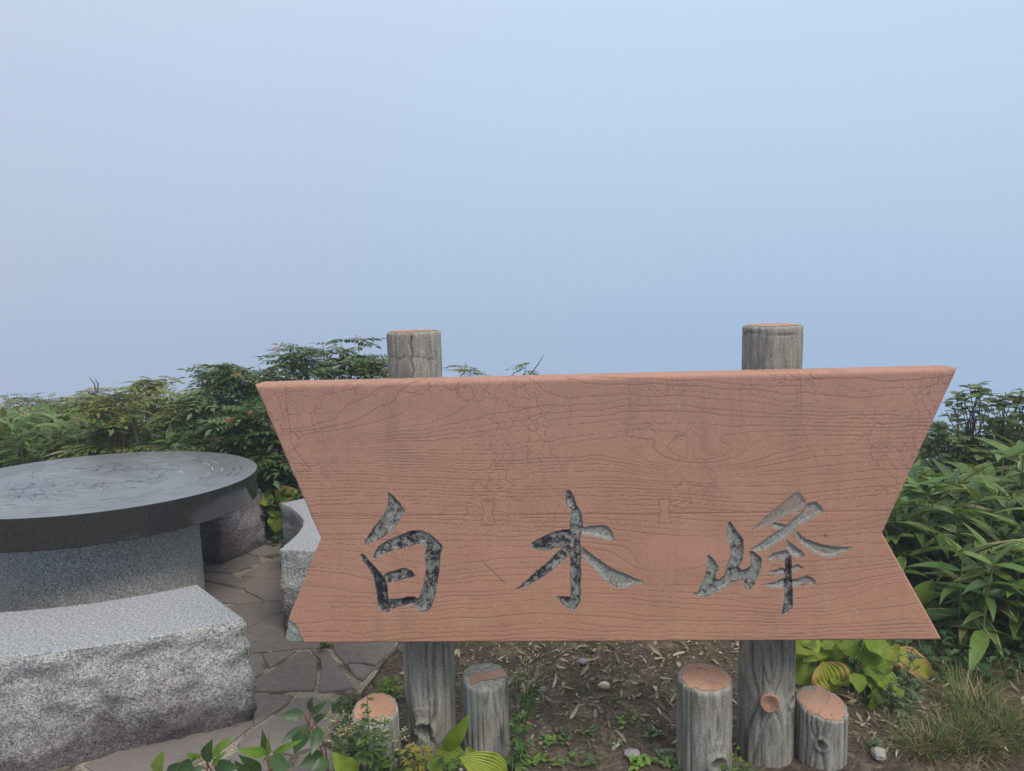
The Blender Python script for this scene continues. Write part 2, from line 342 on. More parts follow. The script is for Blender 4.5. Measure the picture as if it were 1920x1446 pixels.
STONES_PX = [
 [(467.5, 1283), (501, 1268), (565, 1225), (578, 1225), (594, 1240), (595, 1263), (590, 1299), (471.7, 1301)],
 [(583, 1222.7), (601, 1240.4), (602, 1263), (597.6, 1300), (605, 1302), (663, 1296), (657, 1283), (638, 1255), (615, 1223)],
 [(622, 1220), (622, 1206), (741, 1206), (741.7, 1219.7), (703, 1252), (687, 1247), (656, 1246), (648, 1252)],
 [(652, 1251), (680, 1250.5), (702, 1257), (679, 1281), (667, 1276)],
 [(488, 1230.5), (545, 1224), (556, 1225.5), (505, 1257), (499, 1247)],
 [(467, 1231), (485, 1231), (497, 1262), (467.5, 1279)],
 [(440, 1185), (460, 1184), (535, 1152), (535, 1195), (535, 1203), (610, 1206), (608, 1219), (557, 1220), (467.5, 1228), (461, 1203)],
 [(425, 1139), (535, 1130), (535, 1149), (460, 1181), (430, 1181)],
 [(370, 1077), (437, 1081), (447, 1086.6), (540, 1089), (540, 1128), (496, 1129), (480, 1121), (455, 1107), (430, 1101), (370, 1090)],
 [(370, 1093), (425, 1104), (452, 1110), (478, 1124), (494, 1131), (449, 1136), (370, 1130)],
 [(370, 1065), (413, 1062), (457, 1042), (489, 1049), (488, 1056), (435, 1078), (370, 1074)],
 [(494, 1057), (540, 1056), (540, 1087), (451, 1084)],
 [(478, 1030), (461, 1040), (483, 1045), (525, 1042), (525, 1025), (495, 1023.5)],
 [(470, 1002), (482, 994), (506, 996), (484, 1020), (474, 1027)],
 [(510, 998), (530, 998), (528, 1022), (489, 1021)],
 [(450, 1306), (549, 1309), (542, 1321), (476, 1366), (474, 1340), (450, 1340)],
 [(553, 1316), (590, 1313), (625, 1325), (640, 1350), (605, 1400), (548, 1418), (500, 1413), (448, 1409), (444, 1401), (478, 1374), (540, 1331)],
 [(446, 1413), (500, 1417), (545, 1423), (520, 1470), (380, 1475), (410, 1435)],
 [(560, 1422), (608, 1405), (640, 1420), (620, 1475), (530, 1475)],
 [(160, 1440), (220, 1415), (350, 1372), (466, 1342), (470, 1367), (434, 1398), (402, 1420), (340, 1450), (240, 1500)],
]
def flagstone(poly, parent, k):
    P = resample(poly, .045); n = len(P); c = P.mean(0)
    P = P + .004 * np.stack([vn(P, 30, k), vn(P, 30, k + 50)], -1)
    up = .012 + .005 * random.random(); tx, ty = random.uniform(-.01, .01), random.uniform(-.01, .01)
    z = lambda Q, h: np.c_[Q, h + (Q - c) @ np.array([tx, ty])]
    inn = c + (P - c) * (1 - .006 / np.maximum(.03, np.linalg.norm(P - c, axis=1)))[:, None]
    V = np.concatenate([np.c_[P, np.full(n, -.03)], z(P, up - .005), z(inn, up)]); i = np.arange(n); j = (i + 1) % n
    Q = np.concatenate([np.stack([i, j, n + j, n + i], -1), np.stack([n + i, n + j, 2 * n + j, 2 * n + i], -1)])
    if sum(P[a][0] * P[(a + 1) % n][1] - P[(a + 1) % n][0] * P[a][1] for a in range(n)) < 0: Q = Q[:, ::-1]; top = np.arange(3 * n - 1, 2 * n - 1, -1)
    else: top = np.arange(2 * n, 3 * n)
    link('flagstone', fastmesh('flagstone', V, [Q, top[None]], M_FLAG, False), parent)
def paving():
    edge = [(-.52, 2.99), (-.565, 2.72), (-.60, 2.58), (-.62, 2.45), (-.70, 2.2), (-.8, 1.9), (-1.2, 1.5), (-4.2, 1.5), (-4.4, 3.5), (-3.6, 4.7), (-2.3, 4.9), (-1.5, 4.75), (-.9, 4.45), (-.55, 3.9), (-.45, 3.4)]
    E = resample(edge, .08); E = E + .015 * np.stack([vn(E, 9, 1), vn(E, 9, 2)], -1)
    V = np.c_[E, np.full(len(E), .004)]
    pv = link('paving', fastmesh('paving', V, [np.arange(len(E))[::-1][None]], M_MORT, False), None, kind='structure')
    hand = [[tuple(at_z(px, py, 0)[:2]) for px, py in s] for s in STONES_PX]
    for k, s in enumerate(hand): flagstone(s, pv, k)
    # the same crazy paving carried on round the table: cells of a jittered lattice
    R = random.Random(3); pts = {}
    for i in range(-3, 14):
        for j in range(-2, 12): pts[i, j] = (-4.6 + i * .36 + (j % 2) * .17 + R.uniform(-.08, .08), 1.4 + j * .33 + R.uniform(-.07, .07))
    allp = np.array([p for s in hand for p in s])
    for i in range(-3, 13):
        for j in range(-2, 11):
            q = [pts[i, j], pts[i + 1, j], pts[i + 1, j + 1], pts[i, j + 1]]; q = [np.array(p) for p in q]; c = sum(q) / 4
            for tri in ((q,) if R.random() < .6 else ([q[0], q[1], q[2]], [q[0], q[2], q[3]])):
                cc = sum(tri) / len(tri); tri = [cc + (p - cc) * (1 - .014 / np.linalg.norm(p - cc)) for p in tri]
                T = np.array(tri)
                if not inside(T, edge).all(): continue
                if any(inside(T, s).any() or inside(np.array(s), tri).any() or inside(cc[None], s).any() or pdist(T, s).min() < .008 for s in hand): continue
                flagstone(tri, pv, int(100 + i * 20 + j))
paving()

# ------------------------------------------------------------------ the sign
PSI = math.radians(3); EB = np.array([math.cos(PSI), -math.sin(PSI), 0]); NB = np.array([math.sin(PSI), math.cos(PSI), 0]); P0 = np.array([.1, 2.0, 0])
def sz(px, py, d=0.0):                      # photograph pixel -> coordinates (along, up) on the board's face
    r = ray(px, py); o = np.array([0, 0, CAM_H]); t = ((P0 + NB * d - o) @ NB) / (r @ NB); p = o + r * t
    return float((p - P0) @ EB), float(p[2])
def bp(s, z, d): return P0 + s[..., None] * EB + np.asarray(z)[..., None] * np.array([0, 0, 1.0]) + np.asarray(d)[..., None] * NB
CH = {
 'a': (5.357, 660, 900, [
  (.55, [(360,120),(420,160),(480,235),(535,310),(500,370),(455,450),(400,510),(330,570),(250,610),(180,635),(120,665),(140,600),(200,500),(270,410),(330,330),(360,250),(365,180)]),
  (.62, [(215,770),(240,700),(290,650),(360,605),(450,570),(520,540),(600,510),(680,508),(750,530),(800,560),(850,600),(900,650),(910,690),(890,740),(885,820),(875,920),(860,1040),(840,1150),(815,1230),(790,1290),(740,1328),(690,1325),(640,1295),(625,1255),(665,1200),(680,1150),(705,1080),(725,1000),(740,900),(735,800),(735,700),(715,640),(620,655),(540,685),(470,700),(400,715),(330,745),(270,785),(235,795)]),
  (.82, [(80,735),(120,750),(170,810),(230,870),(290,940),(330,1000),(355,1060),(360,1130),(365,1200),(385,1270),(375,1325),(330,1330),(290,1310),(260,1260),(250,1180),(235,1080),(210,980),(180,900),(130,840),(95,790)]),
  (.66, [(310,960),(360,930),(430,910),(490,890),(540,885),(600,915),(640,960),(635,975),(580,985),(500,1005),(430,1020),(360,1040),(330,1010)]),
  (.75, [(360,1200),(450,1195),(530,1180),(600,1170),(670,1190),(655,1240),(560,1255),(480,1270),(400,1300),(370,1270)])]),
 'b': (5.3556, 960, 900, [
  (.62, [(545,110),(590,110),(620,170),(650,250),(690,320),(710,400),(710,480),(690,560),(685,640),(695,720),(690,820),(695,920),(690,1040),(690,1150),(680,1230),(650,1290),(610,1310),(560,1295),(500,1240),(435,1175),(500,1170),(585,1175),(590,1080),(585,960),(580,860),(575,780),(580,700),(570,600),(580,500),(585,400),(595,300),(560,270),(540,220),(535,150)]),
  (.7, [(190,640),(240,605),(330,560),(430,520),(520,500),(600,495),(600,640),(540,650),(470,680),(400,700),(330,712),(260,705),(205,685)]),
  (.2, [(690,480),(780,465),(860,455),(930,455),(980,480),(1015,530),(1025,590),(1000,610),(940,595),(880,580),(800,560),(700,545)]),
  (.65, [(30,1105),(100,1050),(180,980),(260,900),(340,840),(400,780),(460,720),(510,670),(580,640),(600,700),(560,770),(500,820),(430,880),(350,950),(270,1000),(190,1040),(110,1085)]),
  (.42, [(690,660),(740,700),(800,750),(870,800),(940,850),(1000,890),(1060,915),(1130,940),(1210,975),(1270,1000),(1340,1025),(1260,1040),(1180,1070),(1100,1080),(1040,1080),(980,1045),(920,990),(850,920),(790,850),(730,800),(690,760)])]),
 'c': (5.356, 1290, 900, [
  (.55, [(40,1140),(95,1130),(130,1060),(165,980),(185,900),(195,830),(188,760),(215,755),(260,800),(305,870),(300,910),(280,950),(275,990),(320,1000),(365,960),(380,900),(400,830),(425,760),(425,690),(410,620),(395,560),(392,490),(400,440),(418,410),(440,440),(480,500),(520,550),(555,600),(560,680),(555,760),(540,830),(510,880),(545,910),(590,890),(620,870),(630,830),(640,780),(620,740),(615,715),(650,715),(700,755),(740,790),(735,860),(720,930),(690,1000),(660,1060),(630,1105),(590,1100),(560,1060),(560,1010),(500,1020),(420,1050),(340,1100),(260,1130),(200,1170),(150,1182),(110,1170)]),
  (.05, [(1105,110),(1140,150),(1180,210),(1190,240),(1130,290),(1080,320),(980,350),(910,400),(830,450),(760,470),(690,490),(640,500),(690,450),(770,370),(850,300),(930,240),(1010,180)]),
  (.12, [(1190,245),(1290,220),(1330,260),(1365,320),(1300,350),(1240,390),(1170,430),(1100,480),(1030,540),(960,590),(880,640),(820,680),(740,710),(660,710),(620,700),(700,650),(790,590),(870,530),(950,480),(1010,440),(1060,390),(1120,340)]),
  (.15, [(835,440),(870,425),(930,440),(1000,460),(960,500),(900,490),(850,470)]),
  (.3, [(1090,510),(1140,560),(1200,600),(1280,630),(1360,650),(1450,665),(1560,675),(1690,670),(1620,690),(1570,720),(1500,760),(1430,780),(1350,765),(1270,735),(1190,680),(1120,620),(1085,560)]),
  (.25, [(985,600),(1040,640),(1090,680),(1140,710),(1185,780),(1120,770),(1050,770),(1010,730),(985,670)]),
  (.3, [(790,795),(850,745),(920,720),(1010,705),(1040,760),(980,800),(900,815),(830,815)]),
  (.3, [(790,920),(870,910),(930,885),(970,890),(1050,870),(1100,845),(1170,890),(1090,910),(1050,925),(970,940),(900,965),(850,950)]),
  (.35, [(760,1050),(860,1030),(950,990),(1050,1000),(1120,985),(1190,960),(1250,985),(1290,1025),(1270,1050),(1180,1060),(1060,1065),(960,1080),(880,1090),(820,1080)]),
  (.72, [(975,760),(1040,760),(1045,860),(1045,960),(1050,1080),(1055,1180),(1050,1270),(1010,1330),(930,1365),(950,1300),(965,1200),(965,1080),(970,960),(975,860)])]),
}
sign = thing('summit_sign', (.2, 2.1, 0), 'wide red-brown bow-tie shaped summit sign with worn carved characters on two grey log posts', 'sign')
def grain_field(S, Z):
    P = np.stack([S, Z], -1)
    F = Z / .0142 + 2.9 * vn(P * [1.5, 3.4], 1, 4) + .8 * vn(P * [3, 9], 1, 9) + .30 * vn(P * [14, 30], 1, 12) + .13 * vn(P * [34, 60], 1, 14)
    def bump(px, py, a, b, amp, p=1.0):
        s0, z0 = sz(px, py); r2 = ((S - s0) / a) ** 2 + ((Z - z0) / b) ** 2; return amp * np.exp(-r2 ** p)
    F = F + bump(520, 805, .42, .075, 8.5, .8) + bump(1300, 860, .19, .06, 6.5) + bump(1245, 1062, .15, .045, 5.0)
    F = F + bump(560, 1080, .42, .05, -2.6, .8) + bump(930, 700, .22, .07, -5.0) + bump(960, 850, .33, .10, 3.0) + bump(1480, 1140, .2, .045, 2.0) + bump(1700, 1100, .12, .05, -2.5)
    F = F + bump(1560, 760, .25, .05, 2.0) + bump(780, 1060, .18, .05, 2.0)
    low = np.clip((.78 - Z) / .2, 0, 1); F = F - .0 * low      # finer grain low on the board
    return F
def board():
    zb, zt = sz(1150, 1204)[1], sz(1150, 704)[1]
    zb = (sz(560, 1206)[1] + sz(1767, 1202)[1]) / 2; zt = (sz(475, 722)[1] + sz(1797, 690)[1]) / 2
    lt, ln, lb = sz(476, 722), sz(600, 1010), sz(521, 1206); rt, rn, rb = sz(1797, 690), sz(1656, 1000), sz(1768, 1202)
    NU, NV = 900, 340; z = np.linspace(zb, zt, NV)
    Lz = np.interp(z, [zb, ln[1], zt], [lb[0], ln[0], lt[0]]); Rz = np.interp(z, [zb, rn[1], zt], [rb[0], rn[0], rt[0]])
    Lz = Lz + .0015 * vn(np.c_[z, z * 0], 30, 3); 
    # the chipped foot of the left edge
    k = z < zb + .065; Lz[k] += .012 * (1 - (z[k] - zb) / .065) + .006 * np.abs(vn(np.c_[z[k], z[k] * 0], 60, 8)); k2 = z < zb + .014; Lz[k2] += (zb + .014 - z[k2]) * 1.1
    u = np.linspace(0, 1, NU); S = Lz[:, None] + (Rz - Lz)[:, None] * u[None]; Z = np.repeat(z[:, None], NU, 1); P = np.stack([S, Z], -1)
    r = .011
    slopeL = np.gradient(Lz, z); slopeR = np.gradient(Rz, z)
    dl = (S - Lz[:, None]) / np.sqrt(1 + np.clip(slopeL, -1, 1)[:, None] ** 2); dr = (Rz[:, None] - S) / np.sqrt(1 + np.clip(slopeR, -1, 1)[:, None] ** 2)
    de = np.minimum(np.minimum(dl, dr) * 1.6, np.minimum((zt - Z) * .8, (Z - zb) * 2)); t = np.clip(1 - de / r, 0, 1); D = r * (1 - np.sqrt(np.clip(1 - t * t, 0, 1)))
    D = D + .0010 * fbm(P, 7, 3, 5)
    # grain: carved lines where the field crosses whole numbers
    F = grain_field(S, Z); gx = np.gradient(F, axis=1) / np.gradient(S, axis=1); gz = np.gradient(F, z, axis=0); G = np.hypot(gx, gz) + 1e-6
    fr = np.abs(F - np.round(F)) / G                                # metres to the nearest line
    idn = np.round(F); vis = vn(np.stack([S * 2.2, idn * 7.7, idn * 0], -1), 1, 21) + .62; vis = np.clip(vis * 1.9, 0, 1)
    wd = .0015 + .0008 * vn(np.stack([S * 5, idn * 3.1, idn * 0], -1), 1, 22)
    groove = np.clip(1 - fr / wd, 0, 1) * vis * np.clip((190 - G) / 80, .0, 1)
    fine = np.abs(F * 3.1 - np.round(F * 3.1)) / (3.1 * G); groove = np.maximum(groove, .12 * np.clip(1 - fine / .0013, 0, 1) * np.clip(vn(P * [3, 7], 1, 33) * 2, 0, 1))
    # joint between the two planks, butterfly keys, cracks
    def line(pts, wdt, amt=1.0):
        q = [sz(*p) for p in pts]; return amt * np.clip(1.25 - pdist(P, q, False) / wdt, 0, 1)
    joint = line([(575, 968.5), (902, 966), (1240, 963.5), (1680, 958)], .0014, .75)
    keys = []
    for kx, ky in (((901, 941), (928, 985)), ((1233, 937), (1258, 982))):
        (x0, y0), (x1, y1) = kx, ky; ym = (y0 + y1) / 2; keys.append([(x0, y0), (x1 - 1, y0), (x1 - 6, ym), (x1, y1), (x0, y1), (x0 + 6, ym)])
    for q in keys:
        qq = [sz(*p) for p in q]; ins = inside(P, qq); joint[ins] = 0; groove[ins] *= .25
        joint = np.maximum(joint, .55 * np.clip(1.25 - pdist(P, qq) / .0017, 0, 1))
    cr = line([(535, 720), (536, 757), (541, 790), (546, 830), (552, 842), (565, 862), (585, 884)], .0013, .75)
    cr = np.maximum(cr, line([(552, 842), (559, 830)], .0013, .7)); cr = np.maximum(cr, line([(1178, 715), (1180, 780), (1172, 830)], .0011, .5)); cr = np.maximum(cr, line([(1500, 700), (1503, 800), (1545, 900), (1552, 1010)], .0011, .4))
    cr = np.maximum(cr, line([(1195, 850), (1260, 905), (1290, 950)], .0011, .45)); cr = np.maximum(cr, line([(905, 1055), (932, 1080), (948, 1096)], .0016, .9))
    cls = np.zeros(S.shape, int); black = np.zeros(S.shape); edge = np.zeros(S.shape); carve = np.zeros(S.shape)
    for ci, key in enumerate('abc'):
        sc_, ox, oy, polys = CH[key]
        for bk, pl in polys:
            q = [sz(ox + x / sc_, oy + y / sc_) for x, y in pl]; qa = np.array(q)
            rows = np.where((z > qa[:, 1].min() - .01) & (z < qa[:, 1].max() + .01))[0]; sl = slice(rows[0], rows[-1] + 1)
            c0, c1 = qa[:, 0].min() - .01, qa[:, 0].max() + .01; u0 = int(max(0, ((c0 - Lz[sl].max()) / (Rz[sl] - Lz[sl]).max()) * NU - 25)); u1 = int(min(NU, ((c1 - Lz[sl].min()) / (Rz[sl] - Lz[sl]).min()) * NU + 25))
            sub = P[sl, u0:u1] + .0012 * np.stack([vn(P[sl, u0:u1], 130, 40), vn(P[sl, u0:u1], 130, 41)], -1)
            ins = inside(sub, q); d = pdist(sub, q) * ins
            shallow = .55 if bk < .1 else 1.0
            cv = shallow * .006 * np.clip(d / .0085, 0, 1) ** .8
            C = carve[sl, u0:u1]; up = cv > C
            E = edge[sl, u0:u1]; newe = np.clip(1.1 - d / .004, 0, 1); E[ins] = np.where((cls[sl, u0:u1] == 0)[ins], newe[ins], np.minimum(E, newe)[ins])
            if bk < .1: E[ins] = np.maximum(E[ins], .62)
            B = black[sl, u0:u1]; B[ins] = np.maximum(B[ins], bk); C[up] = cv[up]; cls[sl, u0:u1][ins] = ci + 1
    bc = [sz(*p) for p in [(500, 1165), (541, 1162), (548, 1168), (553, 1171), (558, 1180), (562, 1190), (566, 1198), (571, 1206), (572, 1225), (490, 1225)]]
    bare = inside(P + .0015 * np.stack([vn(P, 90, 60), vn(P, 90, 61)], -1), bc); cls[bare] = 4
    keep = (cls == 0)
    groove = groove * keep; joint = joint * keep * 1.0; cr = cr * keep
    D = D + .0009 * groove + .0018 * joint + .0012 * cr + carve + bare * (.004 + .002 * fbm(P, 40, 3, 70))
    gr = np.clip(np.maximum(np.maximum(groove * .8, joint), cr), 0, 1)
    pit = sz(1548, 1005); gr = np.maximum(gr, 1.2 * np.clip(1.3 - np.hypot(S - pit[0], Z - pit[1]) / .006, 0, 1)).clip(0, 1)
    V = bp(S, Z, D)
    i = np.arange(NV - 1)[:, None] * NU + np.arange(NU - 1)[None]; Fq = np.stack([i, i + 1, i + NU + 1, i + NU], -1)
    fc = np.maximum(np.maximum(cls[:-1, :-1], cls[1:, :-1]), np.maximum(cls[:-1, 1:], cls[1:, 1:]))
    fl = cls[:-1, :-1] * 0 + fc
    A = {'groove': gr.ravel(), 'black': black.ravel(), 'edge': edge.ravel()}
    V = V.reshape(-1, 3)
    def part(c, name, mat, parent, extraV=None, extraF=None, **pr):
        f = Fq[fl == c].reshape(-1, 4); ids, inv = np.unique(f, return_inverse=True); f = inv.reshape(-1, 4)
        VV = V[ids]; at = {k: v[ids] for k, v in A.items()}; FF = [f]
        if extraV is not None:
            n0 = len(VV); VV = np.concatenate([VV, extraV]); FF = [np.concatenate([f, extraF[0] + n0]), extraF[1] + n0]; at = {k: np.concatenate([v, np.zeros(len(extraV))]) for k, v in at.items()}
        return link(name, fastmesh(name, VV, FF, mat, True, at), parent, **pr)
    # sides and back
    T = .085
    loop = np.concatenate([np.arange(0, NU - 1), np.arange(NV - 1) * NU + NU - 1, (NV - 1) * NU + np.arange(NU - 1, 0, -1), np.arange(NV - 1, 0, -1) * NU])
    LP = V[loop]; cen = bp(np.array([S.mean()]), np.array([Z.mean()]), np.array([0.0]))[0]
    d0 = (LP - P0) @ NB; rings = []
    for dd, ins in ((None, 0), (.03, 0), (.06, 0), (T - .008, 0), (T - .002, .004), (T, .009)):
        R_ = LP + NB * ((d0 * 0 if dd is None else dd - d0)[:, None])
        if ins: v = R_ - cen - NB * ((R_ - cen) @ NB)[:, None]; R_ = R_ - v / np.linalg.norm(v, axis=1)[:, None] * ins
        if dd is not None: R_ = R_ + .0008 * np.stack([vn(R_, 40, 5), vn(R_, 40, 6), vn(R_, 40, 7)], -1)
        rings.append(R_)
    n = len(loop); EV = np.concatenate(rings); a = np.arange(n); b = (a + 1) % n
    EF = np.concatenate([np.stack([k * n + b, k * n + a, (k + 1) * n + a, (k + 1) * n + b], -1) for k in range(len(rings) - 1)])
    back = (np.arange(n)[::-1] + (len(rings) - 1) * n)[None]
    bo = part(0, 'board', MB_BOARD, sign, EV, (EF, back))
    for c in (1, 2, 3): part(c, 'carved_character', MB_CHAR, bo)
    part(4, 'bare_corner', MB_BARE, bo, label='broken lower left corner where grey concrete shows')
board()

def log_post(cx, cy, r, z0, z1, parent, seed, knots=(), tilt=(0, 0), capf=None, lean=(0, 0), bluef=None, name=None, capname='painted_top', nz=None, joint=False, crack=None):
    """a concrete post cast as a log; knots = (angle, height, size, kind); tilt slopes the top"""
    NU = 132; NZ = nz or max(60, int((z1 - z0) / .0055)); th = np.arange(NU) / NU * 2 * PI; t = np.linspace(0, 1, NZ)
    TH, TT = np.meshgrid(th, t); ztop = z1 + r * (np.cos(TH) * tilt[0] + np.sin(TH) * tilt[1]); Zz = z0 + (ztop - z0) * TT
    X = TH * r; w_ = np.zeros_like(X); kd = np.zeros_like(X); kg = np.zeros_like(X)
    for ka, kz, ks, kind in knots:
        da = (TH - ka + PI) % (2 * PI) - PI; q = np.hypot(da * r, (Zz - kz) * .85); w_ += np.sign(da) * ks * 1.1 * np.exp(-(q / (ks * 1.8)) ** 2)
        if kind == 'hole': kd += -.016 * np.exp(-(q / (ks * .5)) ** 4) + .007 * np.exp(-((q - ks * .85) / (ks * .28)) ** 2); kg = np.maximum(kg, .8 * np.exp(-(q / (ks * .5)) ** 4))
        elif kind == 'stub': kd += .010 * np.exp(-(q / (ks * .85)) ** 6) + .003 * np.exp(-((q - ks) / (ks * .3)) ** 2)
        elif kind == 'brow':
            qq = q + np.where(Zz < kz, 0, 0); arch = np.abs(qq - ks) ; on = np.clip((Zz - kz + ks * .9) / (ks * .5), 0, 1)
            kd += .014 * np.exp(-(arch / (ks * .22)) ** 2) * on - .012 * np.exp(-(q / (ks * .75)) ** 4)
            for m_ in (1.45, 1.8, 2.15): kd += .004 * np.exp(-((qq - ks * m_) / (ks * .12)) ** 2) * np.clip((Zz - kz) / (ks * .6), 0, 1) * (np.abs(da) * r < ks * 1.3)
            kg = np.maximum(kg, .7 * np.exp(-(q / (ks * .6)) ** 4))
    C = np.stack([np.cos(TH) * 1.0, np.sin(TH) * 1.0, Zz], -1)
    C2 = np.stack([np.cos(TH + w_ / r) * r * 60, np.sin(TH + w_ / r) * r * 60, Zz * 2.2 + .8 * vn(C, 3, seed)], -1)
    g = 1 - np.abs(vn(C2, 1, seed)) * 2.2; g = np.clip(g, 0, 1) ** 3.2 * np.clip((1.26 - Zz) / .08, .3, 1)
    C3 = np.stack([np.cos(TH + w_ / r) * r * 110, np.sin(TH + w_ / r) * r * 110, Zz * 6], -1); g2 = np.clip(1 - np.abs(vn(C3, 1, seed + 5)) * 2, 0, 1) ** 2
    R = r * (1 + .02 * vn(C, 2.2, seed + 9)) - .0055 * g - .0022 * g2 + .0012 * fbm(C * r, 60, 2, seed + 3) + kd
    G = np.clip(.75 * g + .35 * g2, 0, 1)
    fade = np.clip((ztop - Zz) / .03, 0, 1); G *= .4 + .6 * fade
    if joint:                                # a cap layer with an open joint under it
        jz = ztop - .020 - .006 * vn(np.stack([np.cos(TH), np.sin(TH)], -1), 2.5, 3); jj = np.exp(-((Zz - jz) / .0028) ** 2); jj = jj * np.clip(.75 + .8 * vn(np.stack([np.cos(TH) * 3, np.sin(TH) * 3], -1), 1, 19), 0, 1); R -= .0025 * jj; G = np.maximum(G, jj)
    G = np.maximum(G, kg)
    if crack is not None:
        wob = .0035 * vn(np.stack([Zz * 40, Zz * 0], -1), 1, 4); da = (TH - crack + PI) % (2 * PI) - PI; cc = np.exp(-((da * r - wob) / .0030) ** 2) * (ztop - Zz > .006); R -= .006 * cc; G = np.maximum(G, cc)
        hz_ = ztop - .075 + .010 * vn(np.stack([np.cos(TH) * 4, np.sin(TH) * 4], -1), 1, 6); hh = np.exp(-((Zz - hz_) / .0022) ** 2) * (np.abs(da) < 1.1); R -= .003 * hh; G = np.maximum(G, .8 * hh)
    e = np.clip(1 - (ztop - Zz) / .0045, 0, 1); R = R - .0045 * (1 - np.sqrt(np.clip(1 - e * e, 0, 1)))
    lx = lean[0] * (Zz - z0); ly = lean[1] * (Zz - z0)
    V = np.stack([cx + lx + R * np.cos(TH), cy + ly + R * np.sin(TH), Zz], -1).reshape(-1, 3)
    i = np.arange(NZ - 1)[:, None] * NU; j = np.arange(NU)[None]; j2 = (j + 1) % NU
    Q = np.stack([i + j, i + j2, i + NU + j2, i + NU + j], -1).reshape(-1, 4)
    # top disc
    NR = 26; q = (1 - np.arange(1, NR) / NR); rt_ = R[-1][None] * q[:, None]
    zt_ = z1 + (rt_ * (np.cos(th) * tilt[0] + np.sin(th) * tilt[1])[None]) + .0015 * (1 - q[:, None]) ** .5 + .0008 * vn(np.stack([rt_ * np.cos(th), rt_ * np.sin(th)], -1), 60, seed)
    VT = np.stack([cx + lx[-1][None] + rt_ * np.cos(th), cy + ly[-1][None] + rt_ * np.sin(th), zt_], -1).reshape(-1, 3)
    n0 = len(V); base = (NZ - 1) * NU
    rings = [base + np.arange(NU)] + [n0 + k * NU + np.arange(NU) for k in range(NR - 1)]
    VT = np.concatenate([VT, [[cx + lx[-1, 0], cy + ly[-1, 0], z1 + .0015]]]); cidx = n0 + len(VT) - 1
    TQ = []; lab = []
    for k in range(NR - 1):
        a, b = rings[k], rings[k + 1]; TQ.append(np.stack([a, np.roll(a, -1), np.roll(b, -1), b], -1))
        rr = 1 - (k + .5) / NR; ax = rr * np.cos(th + PI / NU); ay = rr * np.sin(th + PI / NU)
        lab.append(capf(ax, ay) if capf else (rr + .05 * vn(np.c_[ax, ay], 5, seed) < .93))
    TQ = np.concatenate(TQ); lab = np.concatenate(lab); TT3 = np.stack([rings[-1], np.roll(rings[-1], -1), np.full(NU, cidx)], -1)
    clab = bool(capf(np.zeros(1), np.zeros(1))[0]) if capf else True
    VA = np.concatenate([V, VT]); GA = np.concatenate([G.ravel(), np.zeros(len(VT))]); BA = np.zeros(len(VA))
    if bluef is not None: BA[:len(V)] = bluef(TH, Zz).ravel()
    FQ = np.concatenate([Q, TQ[~lab]]); FL = [FQ] if clab else [FQ, TT3]
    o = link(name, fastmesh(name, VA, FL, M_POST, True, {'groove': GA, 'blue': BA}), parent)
    VC = VA.copy(); VC[:, 2] += .0012       # the paint film stands just proud
    ids, inv = np.unique(np.concatenate([TQ[lab].ravel(), TT3.ravel() if clab else []]).astype(int), return_inverse=True); nq = TQ[lab].size
    fl = [inv[:nq].reshape(-1, 4)] + ([inv[nq:].reshape(-1, 3)] if clab else [])
    link(capname, fastmesh(capname, VC[ids], fl, M_CAP, True), o)
    return o
def axis_at(px, py, y): p = at_y(px, py, y); return p[0], p[1], p[2]
D90 = -PI / 2                               # angle that faces the camera
